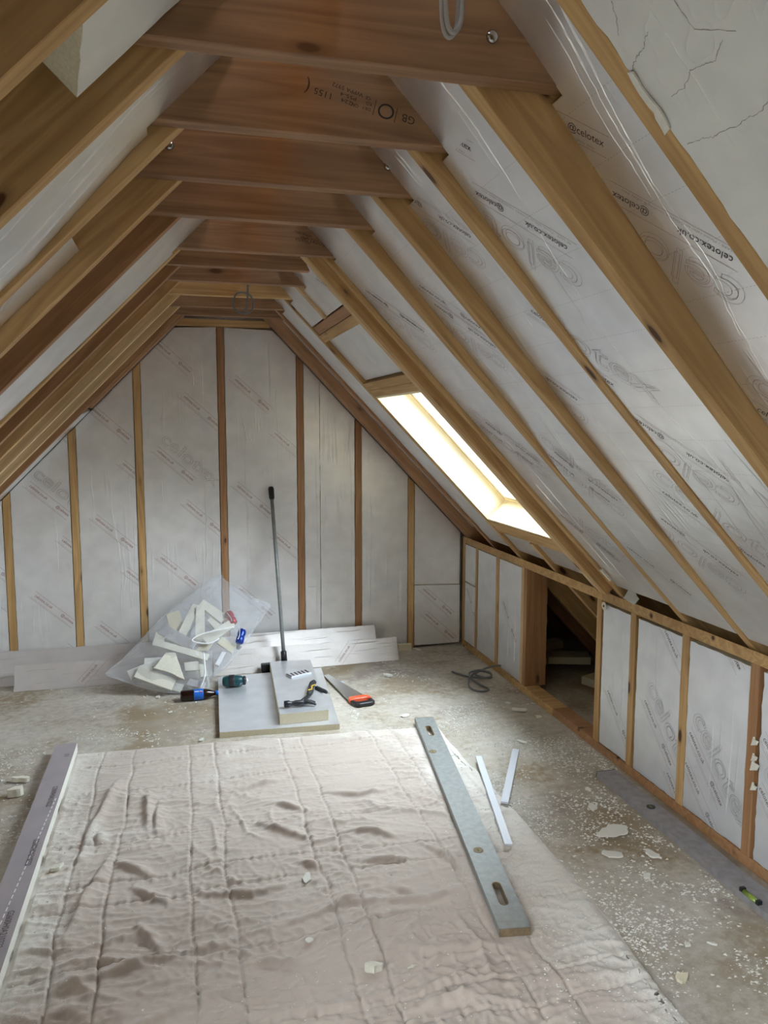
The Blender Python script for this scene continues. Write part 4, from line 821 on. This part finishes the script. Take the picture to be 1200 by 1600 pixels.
tube(bm, spline(P,6), 0.0048, 7); tag(link('cable', bm, 'cable', smooth=True), 'thin grey cable hanging in a ring from between the far collar beams', 'cable')
bm = bmesh.new(); P = [(0.470,1.40,2.50),(0.471,1.40,2.42),(0.475,1.40,2.365),(0.484,1.40,2.346),(0.496,1.40,2.352),(0.505,1.405,2.38),(0.507,1.41,2.44),(0.505,1.41,2.52)]
tube(bm, spline(P,6), 0.0045, 8); bm2 = bmesh.new(); tag(link('cable', bm, 'cable_pale', smooth=True), 'pale grey cable loop hanging in front of the nearest collar beam at the top', 'cable', 'pale cable loop')
bm = bmesh.new(); P = [(p[0]+0.004,p[1]-0.010,p[2]+0.004) for p in P]; tube(bm, spline(P,6), 0.0045, 8); tag(link('cable', bm, 'cable_pale', smooth=True), 'second strand of the pale cable loop at the top, nearer the viewer', 'cable', 'pale cable loop')

# ------------------------------------------------------------------ quilt
LV0 = Vector((1.0,2.135)); LV1 = Vector((1.262,3.924))       # level axis
def near_level(x, y):
    p = Vector((x,y)); d = LV1-LV0; t_ = max(0,min(1,(p-LV0).dot(d)/d.length_squared)); return (p-(LV0+d*t_)).length
def near_leftboard(x,y): return 0 if (x < -0.55 and y > 1.2) else 1
SX_ = [-0.42,-0.28,0.0,0.137,0.46,0.56,0.93,1.05]; SY_ = [3.78,3.50,3.04,2.76,2.63,2.31,1.98,1.88,1.55]
FOLDS = [[(-0.275,2.895),(-0.154,2.766)],[(-0.209,2.711),(-0.091,2.582)],[(-0.184,2.477),(-0.1,2.319)],[(-0.45,2.215),(-0.315,2.25),(-0.053,2.30),(0.10,2.33)],[(-0.459,2.13),(-0.348,2.14),(-0.278,2.08)],
 [(-0.187,3.413),(-0.176,3.128)],[(-0.138,3.311),(-0.142,3.083)],[(-0.361,3.018),(-0.356,3.139)],[(0.275,3.043),(0.449,2.866)],[(0.601,2.891),(0.715,2.847),(0.789,2.793)],[(0.684,2.48),(0.755,2.4)],
 [(0.26,2.36),(0.504,2.428),(0.634,2.406),(0.787,2.375),(0.9,2.42)],[(0.18,2.20),(0.218,2.208),(0.333,2.149)],[(0.387,2.724),(0.459,2.679)],[(-0.33,3.55),(-0.38,3.25),(-0.42,2.95)],[(-0.30,2.95),(-0.36,2.70),(-0.40,2.45)],
 [(0.02,2.62),(0.2,2.55),(0.33,2.60)],[(-0.45,1.93),(-0.2,2.0),(0.02,2.10)],[(0.08,2.02),(0.3,1.96),(0.5,1.99)],[(0.55,2.18),(0.8,2.10),(1.0,2.13)],[(0.6,1.90),(0.85,1.93)],[(0.87,2.75),(0.95,2.55),(1.02,2.45)],[(0.60,3.25),(0.72,3.18),(0.85,3.2)],[(0.2,3.35),(0.4,3.42)],[(0.35,3.20),(0.48,3.12)],[(0.62,2.68),(0.8,2.62)]]
def fold_h(x, y):
    h = 0.0
    for F_ in FOLDS:
        ax = min(p[0] for p in F_)-0.08; bx_ = max(p[0] for p in F_)+0.08; ay = min(p[1] for p in F_)-0.08; by = max(p[1] for p in F_)+0.08
        if not (ax < x < bx_ and ay < y < by): continue
        best = (9,0,0); tot = len(F_)-1
        for k,(a,b_) in enumerate(zip(F_, F_[1:])):
            dx, dy = b_[0]-a[0], b_[1]-a[1]; L2 = dx*dx+dy*dy; t_ = max(0,min(1,((x-a[0])*dx+(y-a[1])*dy)/L2)); ex, ey = x-a[0]-t_*dx, y-a[1]-t_*dy; d = math.hypot(ex,ey)
            if d < best[0]: best = (d, (k+t_)/tot, (ey if abs(dx) > abs(dy) else ex))
        d, t_, sg = best; wd_ = 0.011 if sg < 0 else 0.030
        h = max(h, 0.021*math.exp(-(d/wd_)**2)*(0.35+0.65*math.sin(math.pi*min(1,max(0,t_)))))
    return h
def quilt_h(x, y):
    v = Vector((x,y,0))
    wx = x+0.035*noise.noise(Vector((x*2.1,y*1.3,4.0)))+0.012*noise.noise(Vector((x*6,y*6,9)))
    wy = y+0.05*noise.noise(Vector((x*1.5,y*1.9,8.0)))+0.014*noise.noise(Vector((x*6,y*6,2)))
    amp = 1.25+1.0*min(1,max(0,(3.2-y)/1.3)); 
    if x > 1.05: amp *= 0.85
    if y > 3.5: amp *= 0.7
    def ridge(px,py,pz,s): 
        n_ = noise.noise(Vector((px,py,pz))); return (1-min(1,abs(n_)*s))**2
    h = 0.0
    n1 = noise.noise(Vector((x*1.1,y*1.1,1.0))); n2 = noise.noise(Vector((x*1.7,y*1.2,5.0)))
    m1 = max(0,0.35+0.9*noise.noise(Vector((x*2.6,y*3.1,20)))); m2 = max(0,0.25+1.4*noise.noise(Vector((x*1.9+5,y*2.2,11)))); m3 = max(0,0.5+noise.noise(Vector((x*3.3,y*3.3,31))))
    h += 0.0120*ridge(wx*2.0+n1, wy*7.5+0.9*x+1.4*n2, 0.0, 3.6)*m1
    h += 0.0085*ridge(wx*4.0+wy*1.5+n2, wy*17+2.0*n1, 5.0, 3.2)*m3
    h += 0.0090*ridge(wx*9+1.2*n2, wy*3.0, 3.3, 3.6)*m2
    h += 0.0055*ridge(wx*9+wy*9, wy*24-wx*6, 9.0, 3.0)*m1
    h += 0.0045*ridge(wx*20-wy*6, wy*22+wx*8, 12.0, 2.6)*m3
    h += 0.0016*noise.noise(Vector((x*45,y*52,2.0)))
    h += 0.014*max(0,noise.noise(Vector((wx*1.8,wy*2.6,14.0))))
    h *= amp*0.72
    h += fold_h(x+0.010*noise.noise(Vector((x*9,y*9,61))), y+0.014*noise.noise(Vector((x*8,y*8,62))))
    h += 0.016*ridge(wx*1.5+wy*0.6+n1, wy*3.6+0.6*n2, 41.0, 3.4)*max(0,0.45+noise.noise(Vector((x*1.9,y*2.1,44))))
    g = 0.0; pk = 0.0
    for s in SX_:
        d = abs(wx-s)
        if d < 0.06: g += math.exp(-(d/0.0042)**2); pk += math.exp(-(d/0.022)**2)*noise.noise(Vector((s*9,y*60,1)))
    for s in SY_:
        d = abs(wy-s)
        if d < 0.06: g += math.exp(-(d/0.0042)**2); pk += math.exp(-(d/0.022)**2)*noise.noise(Vector((x*60,s*9,6)))
    g = min(1,g)
    z = 0.007+h*(1-0.45*g)+0.0065*pk-0.0045*g
    e = min(x+0.62, 1.335+0.018*math.sin(y*3)-x, 3.985-0.055*(x+0.6)-y+0.0)   # distance to the borders
    if e < 0.03: z *= max(0.0, e/0.03)**0.5
    dl = near_level(x,y)
    if dl < 0.11: z = min(z, 0.0125+max(0,(dl-0.058))*0.35)
    if x < -0.54: z = min(z, 0.002 if x < -0.55 else 0.006)
    return max(0.0015, z)
bm = bmesh.new(); lay = bm.verts.layers.float.new('dust')
nx, ny = 350, 500; x0, x1, y0, y1 = -0.62, 1.335, 1.25, 3.985
grid = []
for j in range(ny+1):
    row = []
    y_ = y0+(y1-y0)*j/ny
    for i in range(nx+1):
        x = x0+(x1-x0)*i/nx
        xe = x + (0.014*noise.noise(Vector((0.5,y_*5,3)))+0.018*math.sin(y_*3) if i > nx-8 else 0)
        ye = y_-0.055*(x+0.6)*(max(0,(y_-3.3))/0.685)+(0.012*noise.noise(Vector((x*6,0.3,7))) if j > ny-6 else 0)
        v = bm.verts.new((xe,ye,quilt_h(xe,ye)))
        du = 0.0
        du = max(du, min(1,max(0,(x-0.95)/0.35))); du = max(du, min(1,max(0,(-0.30-x)/0.25))*0.9); du = max(du, max(0,(y_-3.60)/0.4)*0.40); du = max(du, max(0,(1.85-y_)/0.4)*0.5)
        v[lay] = du; row.append(v)
    grid.append(row)
for j in range(ny):
    for i in range(nx): bm.faces.new((grid[j][i],grid[j][i+1],grid[j+1][i+1],grid[j+1][i]))
tag(link('quilted_blanket', bm, 'quilt', smooth=True), 'crumpled beige quilted blanket spread over the floor as a dust sheet', 'blanket')
def surf(x, y):
    if -0.6 < x < 1.32 and 1.3 < y < 3.93-0.05*(x+0.6): return quilt_h(x,y)
    return 0.0

# ------------------------------------------------------------------ long spirit levels
def rounded(cx, cy, lx, ly, n=8):
    out = []; rr_ = ly/2
    for i in range(n+1): a = -math.pi/2+math.pi*i/n; out.append((cx+lx/2-rr_+rr_*math.cos(a), cy+rr_*math.sin(a)))
    for i in range(n+1): a = math.pi/2+math.pi*i/n; out.append((cx-lx/2+rr_+rr_*math.cos(a), cy+rr_*math.sin(a)))
    return out
def level_body(bm, L_, W_, hgt, slots):
    """flat bar with oval through-holes, built as strips so the holes are real"""
    outer = [(0,-W_/2),(L_,-W_/2),(L_,W_/2),(0,W_/2)]
    me_slots = [rounded(*s) for s in slots]
    for z, flip in ((hgt,False),(0.0,True)):
        es = []
        for loop in [outer]+me_slots:
            vs = [bm.verts.new((x,y,z)) for x,y in loop]; es += [bm.edges.new((vs[i],vs[(i+1)%len(vs)])) for i in range(len(vs))]
        bmesh.ops.triangle_fill(bm, use_beauty=True, use_dissolve=False, edges=es)
    bm.verts.ensure_lookup_table(); n = len(bm.verts)//2; k = 0
    vs = bm.verts[:]
    for loop in [outer]+me_slots:
        m_ = len(loop)
        for i in range(m_):
            a, b_ = vs[k+i], vs[k+(i+1)%m_]; c, d = vs[n+k+(i+1)%m_], vs[n+k+i]; bm.faces.new((a,b_,c,d))
        k += m_
    bmesh.ops.recalc_face_normals(bm, faces=bm.faces[:])
def spirit_level(name, Mx, L_, W_, hgt, slots, vials, label, mat, endmat):
    o = thing(name, Mx, label, 'spirit level', 'long spirit levels')
    bm = bmesh.new(); level_body(bm, L_, W_, hgt, slots); body = link('level_body', bm, mat, None, o)
    for e in (0,1):
        bm = bmesh.new(); xx = -0.006 if e == 0 else L_+0.0005; box(bm, xx, xx+0.0055, -W_/2, W_/2, 0.0, hgt); link('end_cap', bm, endmat, None, o, bevel=0.001)
    for sx, sy, lx, ly in slots:
        bm = bmesh.new(); a = rounded(sx,sy,lx,ly); b_ = rounded(sx,sy,lx-0.006,ly-0.006)
        n = len(a); A = [bm.verts.new((x,y,hgt+0.0012)) for x,y in a]; B = [bm.verts.new((x,y,hgt+0.0012)) for x,y in b_]; C_ = [bm.verts.new((x,y,0.002)) for x,y in b_]
        for i in range(n): bm.faces.new((A[i],A[(i+1)%n],B[(i+1)%n],B[i])); bm.faces.new((B[i],B[(i+1)%n],C_[(i+1)%n],C_[i]))
        link('hand_hole_liner', bm, endmat, None, o)
    for vx, vy in vials:
        bm = bmesh.new(); lathe(bm, [(0.010,hgt+0.0002),(0.019,hgt+0.0002),(0.019,hgt+0.002),(0.010,hgt+0.002)], 20, 0, 'Z', (vx,vy,0)); v = link('vial_ring', bm, endmat, None, o)
        bm = bmesh.new(); tube(bm, [(vx-0.009,vy,hgt+0.001),(vx+0.009,vy,hgt+0.001)], 0.003, 8); link('vial', bm, 'vial', None, v)
    return o
dl = (LV1-LV0); ang = math.atan2(dl.y,dl.x)
spirit_level('spirit_level', T(LV0.x,LV0.y,0.0135)@RZ(ang), dl.length, 0.104, 0.026, [(0.185,0.0,0.135,0.034),(1.62,0.0,0.135,0.034)], [(0.46,0.012),(1.36,0.03)], 'long grey metal spirit level with oval hand holes lying on the blanket', 'alu', 'tan')
bm = bmesh.new()
o = spirit_level('spirit_level', T(1.905,3.105,0.0)@RZ(math.radians(-90.0)), 1.75, 0.098, 0.026, [], [(0.36,0.0)], 'dusty dark grey spirit level lying along the foot of the low right wall', 'alu_dusty', 'black')
bm = bmesh.new(); tube(bm, [(0.975,-0.038,0.027),(1.04,-0.038,0.027)], 0.0105, 10); v = link('vial', bm, 'vial', None, o, smooth=True); v['label'] = 'lime green vial'
bm = bmesh.new(); box(bm, 0.962,0.974,-0.0485,-0.03,0.0262,0.040); link('vial_holder', bm, 'black', None, o)
bm = bmesh.new(); box(bm, 1.041,1.053,-0.0485,-0.03,0.0262,0.040); link('vial_holder', bm, 'black', None, o)

# ------------------------------------------------------------------ two metal strips
def strip(a, b_, wd, z0, z1, label):
    a = Vector(a); b_ = Vector(b_); d = b_-a; L_ = d.length; X = Vector((d.x,d.y,z1-z0)).normalized()
    Mx = frame((a.x,a.y,z0), X, (-d.y,d.x,0)); bm = bmesh.new(); box(bm, 0, L_, -wd/2, wd/2, 0, 0.009)
    tag(link('metal_strip', bm, 'alu_strip', Mx, bevel=0.001), label, 'metal strip', 'loose white strips')
strip((1.376,3.40),(1.190,2.615),0.031,0.022,0.024,'pale metal strip lying from the floor onto the blanket, left arm of the V')
strip((1.607,3.468),(1.312,2.935),0.034,0.004,0.022,'pale metal strip with its far end on bare floor, right arm of the V')

# ------------------------------------------------------------------ wrapped board at the left edge
Mx = frame((-0.556,4.015,0.003),(-0.008,-1,0),(-1,0.0,0))
Zs = Mx.col[2].to_3d().z
Mx = frame((-0.556,1.9,0.003),(0.0035,1,0),(-1,0,0))
bm = bmesh.new(); prism(bm, [(0,0.0),(2.11,0.0),(2.115,0.100),(0,0.100)], 0.0, 0.047, 0, 1)
o = link('insulation_board', bm, ['wrap','foam_white'], Mx); tag(o, 'long narrow grey faced board with white foam edge at the left frame edge', 'insulation board')
bm = bmesh.new()
for yy, tx_ in ((1.98,'01'),(1.63,'G2600H0A210222'),(1.18,'G2600H0A210222'),(0.72,'G2600H0A210222')):
    put_text(bm, tx_, 0.030, yy, 0.040, math.pi, 0.0477, 0, width=0.19 if len(tx_) > 3 else 0.03)
yy = 0.3
while yy < 1.5:
    k = 0.012+0.055*max(0,(1.5-yy)/1.2)
    put_line(bm, yy, k, math.atan2(-0.055,1.2), 0, 0.022, 0, 0.004, 0.0477, 1); yy += 0.035
link('printed_code', bm, ['ink','white'], None, o)

# ------------------------------------------------------------------ scraps and dust
def scrap(x, y, s, label, seed, mat='foam_white', th=0.006, tilt=0.15, name='foam_scrap', asp=0.6, rot=None):
    rn = random.Random(seed); n = rn.randint(4,6); P = []
    for i in range(n):
        a = 2*math.pi*i/n+rn.uniform(-.25,.25); q = s*rn.uniform(0.55,1.05); P.append((q*math.cos(a), q*asp*math.sin(a)))
    bm = bmesh.new(); prism(bm, jag(P, s*0.30, s*0.16, seed), 0, th)
    z = surf(x,y)+0.001+abs(math.sin(tilt))*s*0.5
    tag(link(name, bm, mat, T(x,y,z)@RZ(rn.uniform(0,6) if rot is None else rot)@Matrix.Rotation(tilt*rn.choice((-1,1)),4,'X')), label, 'scrap', 'loose scraps on the floor')
SC = [(0.399,2.607,0.036,'pale grey foil chip in the middle of the blanket','foam_white',0.004),(0.517,2.087,0.034,'thick greenish white foam lump on the near part of the blanket','foam_cut',0.022),
 (0.353,2.263,0.018,'tiny white chip left of centre on the near blanket','foam_white',0.005),(0.636,2.068,0.018,'thin sliver right of the foam lump on the blanket','foam_cut',0.004),
 (-0.754,3.725,0.05,'flat foam slab left of the grey board','foam_cut',0.02),(-0.748,3.589,0.045,'rounded foam lump just below the flat slab at the left','foam_cut',0.035),
 (-0.49,2.90,0.032,'small foam chip between the grey board and the blanket folds','foam_cut',0.012),(1.657,2.647,0.10,'largest crumbled plaster flake on the right floor','foam_white',0.004),
 (1.563,2.491,0.055,'curled flake left below the largest one','foam_white',0.004),(1.719,2.451,0.06,'curled foil shred right below the largest flake','foam_white',0.006),
 (1.684,2.848,0.035,'twisted shred above the largest flake','foam_white',0.006),(1.279,4.764,0.045,'square white chip right of the handsaw','foam_white',0.01),
 (1.643,5.287,0.055,'long sliver at the foot of the end wall by the rightmost stud','foam_cut',0.006),(1.522,1.966,0.022,'small oval white chip near the lower right','foam_white',0.005),
 (1.409,1.842,0.03,'yellowish crumb pile at the blanket edge lower right','foam',0.01),(1.80,3.175,0.022,'chip beside the far end of the dark level','foam_white',0.01),
 (-0.177,4.728,0.03,'thin chip left of the cola bottle','foam_white',0.005),(0.06,4.00,0.028,'sliver between square board and blanket edge','foam_white',0.005),
 (1.197,4.06,0.03,'white chip at the far corner of the long level','foam_white',0.004),(1.86,3.98,0.055,'jagged white piece near the opening threshold','foam_white',0.008),
 (1.68,3.56,0.04,'white flake beyond the right strip','foam_white',0.005),(1.609,2.327,0.025,'chip below the curled flakes','foam_white',0.006),
 (1.60,1.95,0.022,'chip low on the right floor','foam_white',0.005),(1.92,3.85,0.03,'small dark edged chip by the threshold','foam_cut',0.008),(1.84,4.08,0.03,'chip below the cable loop','foam_white',0.01),(1.75,3.0,0.02,'tiny curl above the twisted shred','foam_white',0.005),(0.02,4.66,0.018,'crumb left of the bottle base','foam_white',0.006) if False else (-0.10,4.45,0.02,'crumb in front of the cola bottle','foam_white',0.006)]
for k,(x,y,s,lb,mt,th) in enumerate(SC): scrap(x,y,s,lb,200+k,mt,th,tilt=0.10 if s > 0.03 else 0.2)
def chips(name, n, sampler, label, smin, smax, seed, mat):
    rn = random.Random(seed); bm = bmesh.new(); c = 0
    while c < n:
        p = sampler(rn)
        if p is None: continue
        x, y = p; z = surf(x,y); s = smin+(smax-smin)*rn.random()**3; a = rn.uniform(0,6.28); t_ = rn.uniform(0.2,0.9)*s
        v = [bm.verts.new((x+s*math.cos(a+k*2.09+rn.uniform(-.4,.4)), y+s*rn.uniform(.5,1)*math.sin(a+k*2.09), z+0.0004+rn.random()*t_*0.5)) for k in range(3)]
        w_ = bm.verts.new((x,y,z+t_)); bm.faces.new((v[0],v[1],w_)); bm.faces.new((v[1],v[2],w_)); bm.faces.new((v[2],v[0],w_)); c += 1
    tag(link(name, bm, mat), label, 'dust', kind='stuff')
def s_floor(rn):
    x = rn.uniform(-1.3,2.0); y = rn.uniform(1.4,5.2)
    if -0.6 < x < 1.34 and y < 3.97: return None
    if 0.14 < x < 0.89 and 3.9 < y < 5.0: return None
    if x > 1.845 and y < 3.12: return None
    if -0.67 < x < -0.54 and y < 4.03: return None
    d = noise.noise(Vector((x*2.2,y*2.2,50)))*0.6+noise.noise(Vector((x*7,y*7,51)))*0.5+ (0.28 if x > 1.2 and y < 3.6 else 0) - (0.25 if y > 4.2 else 0)
    return (x,y) if rn.random() < max(0.01,d*1.3) else None
def s_quilt(rn):
    x = rn.uniform(-0.6,1.32); y = rn.uniform(1.5,3.93)
    if near_level(x,y) < 0.06 or (x < -0.54): return None
    d = 0.05+max(0,x-0.85)*1.5+max(0,-0.25-x)*2.2+max(0,2.2-y)*0.35
    d *= 0.4+1.2*max(0,noise.noise(Vector((x*4,y*4,70)))+0.3)
    return (x,y) if rn.random() < d else None
chips('foam_dust', 15000, s_floor, 'white foam crumbs and plaster dust strewn over the bare floor', 0.0014, 0.010, 5, 'foam_white')
chips('foam_dust', 5500, s_quilt, 'white foam crumbs sprinkled over the blanket', 0.0012, 0.006, 6, 'foam_white')
bpy.context.view_layer.update()
